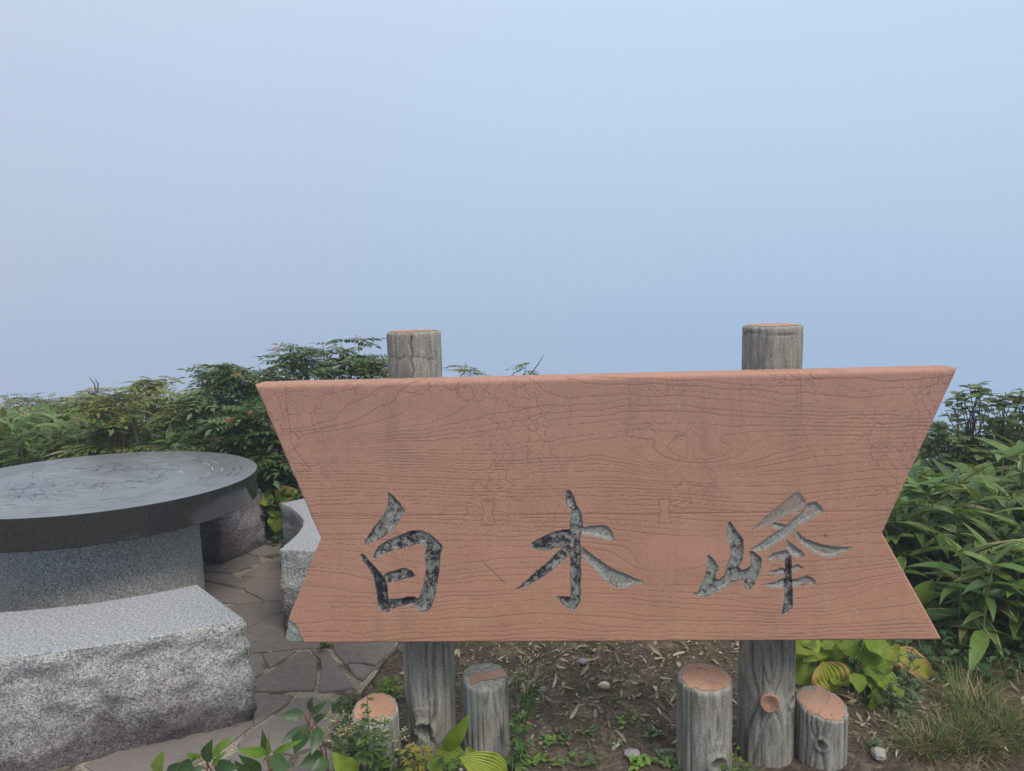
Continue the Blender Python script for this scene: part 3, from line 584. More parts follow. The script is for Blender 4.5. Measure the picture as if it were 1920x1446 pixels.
def place_posts():
    # main posts stand behind the board
    yl = 2.218; yr = 2.155
    xl, _, _ = axis_at(782, 660, yl); xl2, _, _ = axis_at(803, 1320, yl); ztl = at_y(780, 621, yl)[2]
    kn = (D90 + .13 - .30, at_y(786, 1372, yl - .08)[2], .030, 'brow')
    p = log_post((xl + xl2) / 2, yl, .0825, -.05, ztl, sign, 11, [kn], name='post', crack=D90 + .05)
    xr, _, _ = axis_at(1452, 650, yr); xr2, _, _ = axis_at(1432, 1330, yr); ztr = at_y(1452, 610, yr)[2]
    kb = at_y(1443, 1318, yr - .09)
    ks = [(D90 - .23, kb[2], .034, 'stub'), (D90 - .33 + 1.0, at_y(1481, 1305, yr - .04)[2], .020, 'hole')]
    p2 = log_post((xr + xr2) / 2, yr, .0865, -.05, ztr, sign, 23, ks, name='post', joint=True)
    # orange painted knot on the right post
    mb = MB(); n = 28; th = np.arange(n) / n * 2 * PI; a = D90 - .23; cx = (xr + xr2) / 2; R0 = .0865
    nrm = np.array([math.cos(a), math.sin(a), 0]); tan = np.array([-math.sin(a), math.cos(a), 0]); c = np.array([cx, yr, kb[2]]) + nrm * (R0 + .0105)
    rings = []
    for rr, dz in ((1, -.006), (1, 0), (.86, .0018), (.82, 0), (.7, .0016), (.66, 0), (.52, .0016), (.48, 0), (.34, .0016), (.30, 0), (.1, .001)):
        rings.append(c + nrm * dz + (tan[None] * np.cos(th)[:, None] + np.array([0, 0, 1.])[None] * np.sin(th)[:, None] * 1.08) * .0285 * rr * (1 + .03 * np.sin(3 * th)[:, None]))
    V = np.concatenate(rings + [c[None] + nrm * .001]); i = np.arange(n); j = (i + 1) % n
    Q = np.concatenate([np.stack([k * n + i, k * n + j, (k + 1) * n + j, (k + 1) * n + i], -1) for k in range(len(rings) - 1)])
    mb.add(V, Q, np.stack([(len(rings) - 1) * n + i, (len(rings) - 1) * n + j, np.full(n, len(V) - 1)], -1)); mb.build('painted_knot', M_CAP, p2)
    # the four stumps
    def stump(pxc, pyc, y, r, label, seed, **k):
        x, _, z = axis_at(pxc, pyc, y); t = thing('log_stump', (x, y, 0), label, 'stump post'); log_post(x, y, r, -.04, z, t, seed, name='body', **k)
    f1 = lambda ax, ay: (ay + .12 * vn(np.c_[ax * 3, ay * 0], 1, 3) + .07 * vn(np.c_[ax * 9, ay * 0], 1, 5) > -.52) & (np.hypot(ax, ay) < .96)
    stump(703, 1330, 2.12, .0735, 'short log stump with cracked orange top half hidden by weeds at bottom left', 31, capf=f1, tilt=(0, .22))
    f2 = lambda ax, ay: (ay - .25 * ax + .13 * vn(np.c_[ax * 4, ax * 0], 1, 3) > -.38) & (ay - .32 * ax + .12 * vn(np.c_[ax * 5, ax * 0], 1, 8) < .24) & (ax > -.62) & (np.hypot(ax, ay) < .93)
    stump(908, 1268, 2.205, .0775, 'grey log stump with its red-brown top mostly worn off, beside the left post', 37, capf=f2, tilt=(0, .1),
          bluef=lambda TH, Zz: np.clip(1 - np.abs(((TH - D90 + .75 + PI) % (2 * PI)) - PI) / .45, 0, 1) ** .5 * (Zz > .10))
    f3 = lambda ax, ay: (np.hypot(ax, ay) + .10 * vn(np.c_[ax, ay], 2.2, 3) + .05 * vn(np.c_[ax, ay], 7, 6) + .06 * (ay < -.3) < .98)
    stump(1321, 1271, 2.10, .0835, 'tallest log stump with nearly whole orange-brown top, left of the right post', 41, capf=f3, tilt=(0, .06), knots=[(D90 - .27 + .5, at_y(1355, 1435, 2.02)[2], .028, 'brow')])
    f4 = lambda ax, ay: (np.hypot(ax, ay) + .05 * vn(np.c_[ax, ay], 6, 6) < .97) & ~((ay > .68) & (ax > -.7) & (ax < .05))
    stump(1541, 1318, 2.125, .079, 'log stump with dusty pink top and round knot hole, right of the right post', 47, capf=f4, tilt=(-.10, .20), knots=[(D90 - .40, at_y(1519, 1400, 2.05)[2], .020, 'hole')])
place_posts()

# ------------------------------------------------------------------ stone benches and map table
def bench(outline, h, label, seed, rough=.03, mside=None, step=.022, flare=.0, base_in=0.0):
    P = resample(outline, step); n = len(P)
    area = sum(P[i][0] * P[(i + 1) % n][1] - P[(i + 1) % n][0] * P[i][1] for i in range(n))
    if area < 0: P = P[::-1].copy()
    # keep the true corners fairly sharp
    T = np.roll(P, -1, 0) - np.roll(P, 1, 0); N = np.stack([T[:, 1], -T[:, 0]], -1); N /= np.linalg.norm(N, axis=1)[:, None]
    for _ in range(2): N = .25 * np.roll(N, 1, 0) + .5 * N + .25 * np.roll(N, -1, 0)
    N /= np.linalg.norm(N, axis=1)[:, None]
    NZ = int(h / .014); rows = []
    for k in range(NZ + 1):
        t = k / NZ; z = -.03 + (h + .03 - .004) * t; P3 = np.c_[P, np.full(n, z)]
        big = fbm(P3 * [1, 1, 1.3], 5, 3, seed); mid = 1 - np.abs(fbm(P3 * [1, 1, .7], 17, 3, seed + 9)); fin = fbm(P3, 60, 3, seed + 20)
        env = min(1, (1 - t) * 9) ** .7
        d = env * (rough * (.55 * big + .32 * mid) + .006 * fin) + flare * math.sin(min(1, (1 - t) * 1.6) * PI) - base_in * max(0, (.25 - t) / .25) ** 1.5
        rows.append(np.c_[P + N * d[:, None], P3[:, 2]])
    V = np.concatenate(rows); i = np.arange(NZ)[:, None] * n; j = np.arange(n)[None]; j2 = (j + 1) % n
    Q = np.stack([i + j, i + j2, i + n + j2, i + n + j], -1).reshape(-1, 4)
    t = thing('stone_bench', (float(P[:, 0].mean()), float(P[:, 1].mean()), 0), label, 'bench')
    link('rough_block', fastmesh('rough_block', V, Q, mside or M_GROUGH, True), t)
    jit = .0012 * vn(P, 90, seed)[:, None]; TV = np.concatenate([rows[-1], np.c_[P - N * (.003 + jit), np.full(n, h - .0005)], np.c_[P - N * .009, np.full(n, h)]]); a = np.arange(n); b = (a + 1) % n
    link('sawn_seat', fastmesh('sawn_seat', TV, [np.concatenate([np.stack([k * n + a, k * n + b, (k + 1) * n + b, (k + 1) * n + a], -1) for k in (0, 1)]), (np.arange(n) + 2 * n)[None]], M_GTOP, False), t)
def arc(cx, cy, r, a0, a1, n): return [(cx + r * math.cos(math.radians(a0 + (a1 - a0) * k / n)), cy + r * math.sin(math.radians(a0 + (a1 - a0) * k / n))) for k in range(n + 1)]
HB = .40
inner = arc(-1.983, 3.89, 1.403, -135, -58.6, 40); outer = arc(-1.905, 4.043, 1.91, -60.35, -130, 50)
bench(inner + outer, HB, 'long curved grey granite bench with rough sides in front of the map table', 3, .045, base_in=.01)
rb_in = [at_z(x, y, HB)[:2] for x, y in [(526, 943.5), (543.5, 950.6), (560, 963.5), (569, 975), (567, 987), (557.6, 1001), (539, 1017.6), (523.5, 1030.6)]]
rb = [tuple(p) for p in rb_in] + [(-.90, 3.028), (-.63, 2.975), (-.56, 3.25), (-.56, 3.55), (-.68, 3.85), (-.92, 4.06)]
bench(rb, HB, 'pale curved granite bench partly hidden behind the left end of the sign', 8, .024, base_in=.02)
bench([(-1.665, 3.90), (-1.60, 4.05), (-1.535, 4.24), (-1.75, 4.42), (-2.2, 4.60), (-2.9, 4.60), (-2.9, 4.25), (-2.3, 4.2), (-1.95, 4.06)], .36, 'dark mauve-grey rough granite bench behind the map table pedestal', 14, .035, M_GDARK, base_in=.04)

TC = np.array([-1.9825, 3.3568, .6724]); TN = np.array([.02, .04, 1.0]); TN /= np.linalg.norm(TN); TE1 = np.cross(TN, [0, 1, 0]); TE1 /= np.linalg.norm(TE1); TE2 = np.cross(TN, TE1); TR, TTH = .7113, .132
table = thing('map_table', (float(TC[0]), float(TC[1]), 0), 'round stone map table with a polished dark engraved top on a grey granite drum', 'table')
def tp(x, y, z=0.0): x = np.asarray(x); return TC + x[..., None] * TE1 + np.asarray(y)[..., None] * TE2 + np.asarray(z)[..., None] * TN
def map_table():
    n = 220; th = np.arange(n) / n * 2 * PI * -1; prof = [(.0, 0), (.3, 0), (TR - .004, 0), (TR - .0008, -.0006), (TR, -.0025), (TR, -TTH + .004), (TR - .003, -TTH), (.3, -TTH)]
    V = np.concatenate([tp(r * np.cos(th), r * np.sin(th), np.full(n, z)) for r, z in prof[1:]]); i = np.arange(n); j = (i + 1) % n
    Q = np.concatenate([np.stack([k * n + j, k * n + i, (k + 1) * n + i, (k + 1) * n + j], -1) for k in range(len(prof) - 2)])
    if np.cross(V[1] - V[0], V[n] - V[0])[2] < 0: pass
    me = fastmesh('tabletop', V, [Q, np.arange(n)[None]], M_POL, False); 
    me.polygons.foreach_set('use_smooth', np.ones(len(me.polygons), bool))
    me.update(); me.set_sharp_from_angle(angle=math.radians(20)); top = link('tabletop', me, table)
    # drum
    mb = MB(); n = 260; th = np.arange(n) / n * 2 * PI; NZ = 40; rows = []
    for k in range(NZ + 1):
        z = -.03 + (TC[2] - TTH + .03 - .001) * k / NZ; zz = z; P = np.c_[PEDC[0] + PEDR * np.cos(th), PEDC[1] + PEDR * np.sin(th), np.full(n, z)]
        d = .004 * fbm(P, 12, 3, 5) + .0015 * fbm(P, 60, 2, 6); P[:, 0] += d * np.cos(th); P[:, 1] += d * np.sin(th)
        if k == NZ: P[:, 2] = TC[2] - TTH - ((P[:, :2] - TC[:2]) @ (TN[:2] / TN[2])) - .001
        rows.append(P)
    V = np.concatenate(rows); i = np.arange(NZ)[:, None] * n; j = np.arange(n)[None]; j2 = (j + 1) % n
    link('drum', fastmesh('drum', V, np.stack([i + j, i + j2, i + n + j2, i + n + j], -1).reshape(-1, 4), M_PED), table)
    # engraving: shallow cut lines, drawn as thin inlaid ribbons; pale ones paint in the glints
    W_ = MB(); K_ = MB()
    def rib(mb, pts, wd):
        P = np.asarray(pts, float); T = np.gradient(P, axis=0); T /= np.linalg.norm(T, axis=1)[:, None] + 1e-9; N = np.stack([-T[:, 1], T[:, 0]], -1) * wd / 2
        A = tp(*(P + N).T, np.full(len(P), .0006)); B = tp(*(P - N).T, np.full(len(P), .0006)); m = len(P); V = np.concatenate([A, B]); i = np.arange(m - 1)
        Q = np.stack([i, i + 1, m + i + 1, m + i], -1)
        if np.cross(V[Q[0, 1]] - V[Q[0, 0]], V[Q[0, 2]] - V[Q[0, 0]])[2] < 0: Q = Q[:, ::-1]
        mb.add(V, Q)
    def circ(r, a0=0, a1=360): a = np.radians(np.linspace(a0, a1, 140)); return np.stack([r * np.cos(a), r * np.sin(a)], -1)
    def px2(px, py):
        r = ray(px, py); o = np.array([0, 0, CAM_H]); t = ((TC - o) @ TN) / (r @ TN); p = o + r * t - TC; return p @ TE1, p @ TE2
    for a0 in range(0, 360, 6):
        mbx = W_ if R2.random() < .6 else K_; rib(K_, circ(.508, a0, a0 + 6)[::12], .0016)
        c = circ(.50, a0, a0 + 5.6) * (1 + 0 * .01); rib(mbx, c[::12], .0030 if mbx is W_ else .0018)
        c = circ(.545, a0 + 2, a0 + 7); rib(K_ if R2.random() < .8 else W_, c[::12], .002)
        if R2.random() < .6: rib(K_, circ(.565, a0 + 1, a0 + 6)[::12], .0016)
    def wander(p, q, k=26, amp=.02, seed=1):
        t = np.linspace(0, 1, k)[:, None]; P = np.array(p) + (np.array(q) - np.array(p)) * t; L = np.linalg.norm(np.array(q) - np.array(p)); return P + amp * np.stack([vn(P, 7 / max(.3, L), seed), vn(P, 9 / max(.3, L), seed + 4)], -1) * np.sin(t * PI) ** .5
    rib(W_, wander(px2(70, 886), px2(235, 902), 20, .004), .003); rib(K_, wander(px2(235, 902), px2(300, 905), 12, .003), .003)
    for k in range(44):
        a = R2.uniform(0, 2 * PI); r = .46 * math.sqrt(R2.random()); b = a + R2.uniform(-1.2, 1.2); r2 = .46 * math.sqrt(R2.random())
        rib(K_ if R2.random() < .8 else W_, wander((r * math.cos(a), r * math.sin(a)), (r2 * math.cos(b), r2 * math.sin(b)), 24, .06, k), R2.uniform(.0014, .0026))
    def glyph(x, y, s, ang):                # small illegible worn marks
        for q in range(4):
            p = np.array([R2.uniform(-.5, .5), R2.uniform(-.5, .5)]) * s; d = np.array([1, 0.]) if q % 2 else np.array([0, 1.]); d = d * s * R2.uniform(.5, .9)
            ca, sa = math.cos(ang), math.sin(ang); M = np.array([[ca, -sa], [sa, ca]]); rib(K_, np.array([x, y]) + np.array([p - d / 2, p + d / 2]) @ M.T, .0018)
    for k in range(22):
        a = k / 22 * 2 * PI + R2.uniform(-.05, .05)
        for rr in ((.60, .635) if R2.random() < .6 else (.62,)):
            for g in range(R2.randint(3, 6)): aa = a + g * .024; glyph(rr * math.cos(aa), rr * math.sin(aa), .011, aa + PI / 2)
    for k in range(26):
        a = R2.uniform(0, 2 * PI); r = .42 * math.sqrt(R2.random())
        for g in range(R2.randint(2, 4)): glyph(r * math.cos(a) + g * .014, r * math.sin(a), .009, 0)
    W_.build('pale_engraving', M_ENGW, top, False, kind='stuff'); K_.build('dark_engraving', M_ENGK, top, False, kind='stuff')
R2 = random.Random(5)
M_ENGW = m_plain('glint_engraving', (.42, .45, .49), (.62, .65, .70), 90); M_ENGK = m_plain('dark_engraving', (.02, .022, .026), (.05, .05, .055), 90)
PEDC = np.array([-1.99, 3.34]); 
def _ped():                                 # drum whose right flank meets the sight line through pixel (379, 1045)
    d = ray(379, 1045)[:2]; d /= np.linalg.norm(d); return abs(PEDC[0] * d[1] - PEDC[1] * d[0])
PEDR = _ped()
map_table()

# ------------------------------------------------------------------ leaves
def leaf_geo(L, W, peak=.35, curl=.25, fold=.15, nseg=7, wave=0.0, seed=0, petiole=0.0, point=1.0):
    """a leaf along +x, blade normal +z; returns verts, quads, lu, lv"""
    R = random.Random(seed); t = np.linspace(0, 1, nseg + 1); wdt = np.where(t < peak, np.sin(t / peak * PI / 2) ** .75, np.cos((t - peak) / (1 - peak) * PI / 2) ** point); wdt = np.maximum(wdt, .02)
    rows = []; lu = []; lv = []; cross = (-1, -.5, 0, .5, 1); ang = 0; x, z = petiole, 0.0
    for k, tt in enumerate(t):
        a = curl * (tt ** 1.3) * 2.0
        if k: x += L / nseg * math.cos(a); z -= L / nseg * math.sin(a)
        for c in cross:
            y = c * wdt[k] * W / 2; zz = z + abs(y) * fold * (1.5 - abs(c) * .5) + wave * W * math.sin(tt * 14 + (2 if c > 0 else 0) + seed) * abs(c) ** 2 * wdt[k]
            rows.append((x, y, zz)); lu.append(tt); lv.append(c)
    m = len(cross); i = np.arange(nseg)[:, None] * m + np.arange(m - 1)[None]
    return np.array(rows), np.stack([i, i + m, i + m + 1, i + 1], -1).reshape(-1, 4), np.array(lu), np.array(lv)
def leaf_mesh(name, mat, **k):
    V, Q, lu, lv = leaf_geo(**k); mb = MB(); mb.add(V, Q, lu=lu, lv=lv)
    if k.get('petiole'): mb.tube([(-.01, 0, 0), (k['petiole'] * .5, 0, .002), (k['petiole'] + .01, 0, 0)], .0018, 4, lu=.1, lv=0)
    return mb.mesh(name, mat)
def rowan_leaf(name, mat, pairs=5, L=.15, seed=0, as_geo=False, simple=False):
    R = random.Random(seed); mb = MB(); curl = R.uniform(.15, .5); pts = []
    for k in range(pairs + 2):
        t = k / (pairs + 1); pts.append(np.array([L * t, .0, -curl * L * t * t]))
    mb.tube(pts, .0009, 3, lu=.1, lv=0)
    def leaflet(p, ang, ll, droop):
        ca, sa = math.cos(ang), math.sin(ang); ww = ll * .46; ax = np.array([ca, sa, -droop]); sd = np.array([-sa, ca, 0])
        up = np.array([0, 0, 1.]); V = [p, p + ax * ll * .4 + sd * ww / 2 + up * ww * .12, p + ax * ll * .45, p + ax * ll * .4 - sd * ww / 2 + up * ww * .12, p + ax * ll - up * ll * .08]
        mb.add(V, None, [(0, 2, 1), (0, 3, 2), (1, 2, 4), (2, 3, 4)], lu=[0, .5, .5, .5, 1], lv=[0, 1, 0, -1, 0])
    for k in range(1, pairs + 1):
        ll = L * .40 * (1 - .25 * abs(k / pairs - .5) * 2) * R.uniform(.9, 1.1); a = R.uniform(.95, 1.2)
        for s in (-1, 1): leaflet(pts[k], s * a, ll, R.uniform(.05, .35))
    leaflet(pts[-1], 0, L * .40, curl)
    return mb if as_geo else mb.mesh(name, mat, False)
SASA = [leaf_mesh('bamboo_leaf', M_SASA, L=l, W=w_, peak=.28, curl=c, fold=.25, nseg=6, seed=s, point=1.15) for s, (l, w_, c) in enumerate([(.21, .050, .18), (.18, .045, .35), (.24, .055, .28), (.20, .050, .10), (.16, .040, .45)])]
ROWAN = [rowan_leaf('rowan_leaf', M_ROWAN, 5, .165, s) for s in range(4)]; ROWANY = [rowan_leaf('rowan_leaf', M_ROWANY, 5, .15, s + 9) for s in range(4)]
ROUND = [leaf_mesh('round_leaf', M_ROUND, L=.068, W=.052, peak=.45, curl=.15, fold=.15, nseg=5, seed=s, petiole=.008, point=.8, wave=.03) for s in range(3)]
def basis(d, nrm, loc, s=1.0, sw=None):
    d = Vector(d).normalized(); n = Vector(nrm); y = n.cross(d)
    if y.length < 1e-4: y = Vector((0, 1, 0)).cross(d)
    y.normalize(); z = d.cross(y); sw = s if sw is None else sw
    M = Matrix(((d.x * s, y.x * sw, z.x * s, loc[0]), (d.y * s, y.y * sw, z.y * s, loc[1]), (d.z * s, y.z * sw, z.z * s, loc[2]), (0, 0, 0, 1))); return M
def leaf_obj(name, me, parent, M, **pr):
    o = bpy.data.objects.new(name, me); COL.objects.link(o); o.parent = parent; off = parent.location.copy()
    if parent.parent: off = Vector((0, 0, 0))
    o.matrix_basis = Matrix.Translation(-off) @ M
    for k, v in pr.items(): o[k] = v
    return o
def add_leaf(mb, geo, M):                   # the same leaf written into a joined mesh
    V, Q, lu, lv = geo; A = np.array(M); mb.add(V @ A[:3, :3].T + A[:3, 3], Q, lu=lu, lv=lv)
SG = [leaf_geo(l, w_, .28, c, .25, 4, 0, s) for s, (l, w_, c) in enumerate([(.21, .050, .18), (.18, .045, .35), (.24, .055, .28), (.16, .040, .45)])]

def sasa_leaves(R, x, y, h, base, n_nodes=3, top=True):
    """stem points and leaf matrices of one dwarf bamboo"""
    ln = (R.uniform(-.12, .12), R.uniform(-.14, .06)); pts = [np.array([x + ln[0] * t * t * h * 1.5, y + ln[1] * t * t * h * 1.5, base + h * t]) for t in np.linspace(0, 1, 6)]
    out = []; a0 = R.uniform(0, 2 * PI)
    for k in range(n_nodes):
        t = 1 - k * .16 - R.uniform(0, .05); p = pts[0] + (pts[-1] - pts[0]) * t; p = np.array([np.interp(t, np.linspace(0, 1, 6), [q[i] for q in pts]) for i in range(3)])
        for q in range(R.randint(3, 5) if k == 0 else R.randint(2, 4)):
            a = a0 + q * 2.1 + k * .9 + R.uniform(-.35, .35); up = R.uniform(.15, 1.1) if k == 0 else R.uniform(-.25, .45)
            d = Vector((math.cos(a), math.sin(a), up)); out.append((R.randrange(5), d, p, R.uniform(.72, 1.12)))
    return pts, out
def sasa_plant(R, x, y, h, base, label, group):
    t = thing('dwarf_bamboo', (x, y, base), label, 'bamboo', group); pts, lv = sasa_leaves(R, x, y, h, base, 5 if y < 4.3 and x > 1.3 else 4)
    mb = MB(); mb.tube(pts, [.0035, .0035, .003, .003, .0025, .0015], 5); mb.build('stem', M_CULM, t)
    for i, d, p, s in lv: leaf_obj('leaf', SASA[i], t, basis(d, (R.uniform(-.35, .35), R.uniform(-.35, .35), 1), p, s))
def sasa_mass(name, R, spots, **props):
    mb = MB(); st = MB()
    for x, y, h, base in spots:
        pts, lv = sasa_leaves(R, x, y, h, base, 4); mb.tube(pts, .0028, 3, lu=.5, lv=0)
        for i, d, p, s in lv: add_leaf(mb, SG[i % 4], basis(d, (R.uniform(-.35, .35), R.uniform(-.35, .35), 1), p, s))
    mb.build(name, M_SASA, None, **props)
def gz(x, y): return float(gheight(np.array(x, float), np.array(y, float)))

# zones of dwarf bamboo; top heights follow what stands behind the table and right of the sign
def top_at(x, y, skyline):                  # height at which a plant at (x, y) reaches a skyline given in the photograph
    # invert: find pixel column, then the height on that sight line
    p = np.array([x, y, .6]) - [0, 0, CAM_H]; zf = p @ FW; px = PW / 2 + FPX * (p @ RT) / zf
    py = np.interp(px, [a for a, _ in skyline], [b for _, b in skyline]); return at_y(px, py, y)[2]
SKY_L = [(-600, 800), (0, 785), (100, 780), (200, 790), (300, 810), (400, 835), (520, 880), (700, 900)]
SKY_R = [(1600, 960), (1690, 915), (1750, 890), (1800, 900), (1850, 872), (1880, 830), (1960, 865), (2300, 860)]
def bamboos():
    R = random.Random(21); front = []; mass = []
    for _ in range(210):                     # behind the table
        x = R.uniform(-5.4, -.95); y = R.uniform(4.75, 6.6) + max(0, -x - 3) * .1; b = gz(x, y); zt = top_at(x, y, SKY_L) + R.uniform(-.12, .03)
        (front if y < 5.15 and x > -4.4 else mass).append((x, y, max(.3, zt - b), b))
    for _ in range(90):
        x = R.uniform(-4.3, -1.0); y = R.uniform(4.5, 4.95); b = gz(x, y); front.append((x, y, max(.3, top_at(x, y, SKY_L) + R.uniform(-.16, .02) - b), b))
    for _ in range(330): x = R.uniform(-8, -.9); y = R.uniform(4.9, 7.5); b = gz(x, y); mass.append((x, y, max(.3, top_at(x, y, SKY_L) + R.uniform(-.2, .0) - b), b))
    fr = []
    for x, y, h, b in front: fr.append((x, y, h, b))
    R.shuffle(fr)
    for x, y, h, b in fr[:110]: sasa_plant(R, x, y, h, b, 'dwarf bamboo with long leaves at the far left behind the map table' if x < -2.7 else 'dwarf bamboo with long leaves behind the right half of the map table', 'dwarf bamboo behind the map table')
    mass += fr[110:]
    sasa_mass('bamboo_thicket', R, mass, kind='stuff', label='thicket of dwarf bamboo behind the map table and shrubs', category='bamboo')
    mass = []; nf = 0
    for _ in range(420):                     # right of the sign
        x = R.uniform(1.45, 4.4); y = 2.75 + 2.3 * R.random() ** 1.3
        if y < 2.75 + max(0, (2.0 - x)) * .9: continue
        b = gz(x, y); zt = top_at(x, y, SKY_R) + R.uniform(-.13, .03); h = zt - b
        h = min(h, .32 + .55 * (y - 2.75) + R.uniform(-.1, .1))
        if h < .2: continue
        if y < 4.3 and nf < 120 and x < 3.4: sasa_plant(R, x, y, h, b, 'low front dwarf bamboo at the foot of the thicket right of the sign' if y < 3.15 else 'dwarf bamboo beside the notched right edge of the board' if x < 2.1 else 'tall dwarf bamboo in the thicket by the right edge of the picture', 'dwarf bamboo right of the sign'); nf += 1
        else: mass.append((x, y, h, b))
    for _ in range(150): x = R.uniform(-.7, 1.7); y = R.uniform(3.9, 5.0); mass.append((x, y, R.uniform(.4, .6), gz(x, y)))
    for _ in range(200): x = R.uniform(2.2, 6); y = R.uniform(3.6, 6.5); b = gz(x, y); mass.append((x, y, max(.3, min(top_at(x, y, SKY_R), 1.0) - .12 - R.uniform(0, .2) - b), b))
    for _ in range(34):
        x = R.uniform(1.62, 2.7); y = R.uniform(2.62, 3.05)
        if y < 2.62 + max(0, 1.85 - x) * 1.6: continue
        sasa_plant(R, x, y, R.uniform(.2, .42), gz(x, y), 'low front dwarf bamboo at the foot of the thicket right of the sign', 'dwarf bamboo right of the sign')
    sasa_mass('bamboo_thicket', R, mass, kind='stuff', label='thicket of dwarf bamboo behind the sign and along the right edge', category='bamboo')
    for x, y, h in ((.86, 3.22, .24), (.98, 3.28, .28), (1.08, 3.2, .26), (.76, 3.3, .22), (1.17, 3.3, .3)):
        sasa_plant(R, x, y, h, gz(x, y), 'low dwarf bamboo seen under the board left of the right post', 'low dwarf bamboo under the board')
bamboos()

# ------------------------------------------------------------------ shrubs
def shrub(name, x, y, ztop, wid, n_tip, per, metas, label, cat='shrub', seed=0, mass=False, berries=0, low=.35, bare=None, stems=3, geo=None, matl=None, depth=None, droop=.25):
    R = random.Random(seed); b = gz(x, y); H = ztop - b; t = thing(name, (x, y, b), label, cat); depth = depth or wid
    br = MB(); tips = []; roots = []
    for s in range(stems):
        a = R.uniform(0, 2 * PI); e = np.array([x + math.cos(a) * wid * .28, y + math.sin(a) * depth * .28, b + H * R.uniform(.45, .6)]); m = (np.array([x, y, b]) + e) / 2 + np.array([R.uniform(-.05, .05), R.uniform(-.05, .05), 0])
        br.tube([(x + R.uniform(-.04, .04), y, b - .05), m, e], [.013, .010, .007], 6); roots.append((m, e))
    for k in range(n_tip):
        for _ in range(40):
            u = R.uniform(-1, 1); v = R.uniform(-1, 1); q = R.uniform(low, 1.0)
            cap = math.sqrt(max(0, 1 - u * u * .9 - v * v * .5))
            if q <= low + (1 - low) * cap and q > R.uniform(0, low + (1 - low) * cap): break
        if k % 3 == 0: q = low + (1 - low) * cap * R.uniform(.9, 1.02)
        p = np.array([x + u * wid, y + v * depth, b + H * q]); rm, re = R.choice(roots); tips.append(p)
        s0 = rm + (re - rm) * R.random(); mid = (s0 + p) / 2 + np.array([R.uniform(-.06, .06), R.uniform(-.06, .06), R.uniform(-.04, .02)])
        br.tube([s0, mid, p], [.005, .0035, .0018], 4)
        fol = per
        for j in range(fol):
            a = j / fol * 2 * PI + R.uniform(-.4, .4); d = Vector((math.cos(a), math.sin(a), R.uniform(-droop, .45))); back = R.uniform(0, .25); pp = p + (mid - p) * back
            M = basis(d, (R.uniform(-.4, .4), R.uniform(-.4, .4), 1), pp, R.uniform(.75, 1.12)); tips[-1] = p
            if mass: gm.append((R.randrange(4), M))
            else: leaf_obj('leaf', R.choice(metas), t, M)
    if bare:
        for (a, c) in bare: L_ = np.linalg.norm(np.array(a) - np.array(c)); br.tube([a, (np.array(a) + np.array(c)) / 2 + np.array([.012, 0, .01]), c], [.012, .009, .006] if L_ > .2 and c[2] < 1.0 else [.005, .004, .0015], 5)
    br.build('branches', M_BARK, t)
    if mass:
        mb = MB()
        for g, M in gm:
            A = np.array(M); src = geo[g % len(geo)]
            V = np.concatenate(src.V) @ A[:3, :3].T + A[:3, 3]; mb.add(V, np.concatenate(src.Q) if src.Q else None, np.concatenate(src.T) if src.T else None, lu=np.concatenate(src.A['lu']), lv=np.concatenate(src.A['lv']))
        gm.clear(); mb.build('foliage', matl, t, False, kind='stuff')
    for k in range(berries):
        p = R.choice(tips); mb = MB(); p = p + np.array([R.uniform(-.05, .05), -.05, R.uniform(-.02, .05)])
        for q in range(16):
            c = p + np.array([R.gauss(0, .014), R.gauss(0, .014), R.gauss(0, .008)]); r = .0038
            V = c + r * np.array([(1, 0, 0), (-1, 0, 0), (0, 1, 0), (0, -1, 0), (0, 0, 1), (0, 0, -1)]); mb.add(V, None, [(0, 2, 4), (2, 1, 4), (1, 3, 4), (3, 0, 4), (2, 0, 5), (1, 2, 5), (3, 1, 5), (0, 3, 5)])
        mb.build('berry_cluster', M_BERRY, t)
    return t
gm = []
GEO_R = [rowan_leaf('', None, 4, .15, s + 30, True) for s in range(4)]
def at_px(px, py, y): p = at_y(px, py, y); return p[0], p[2]
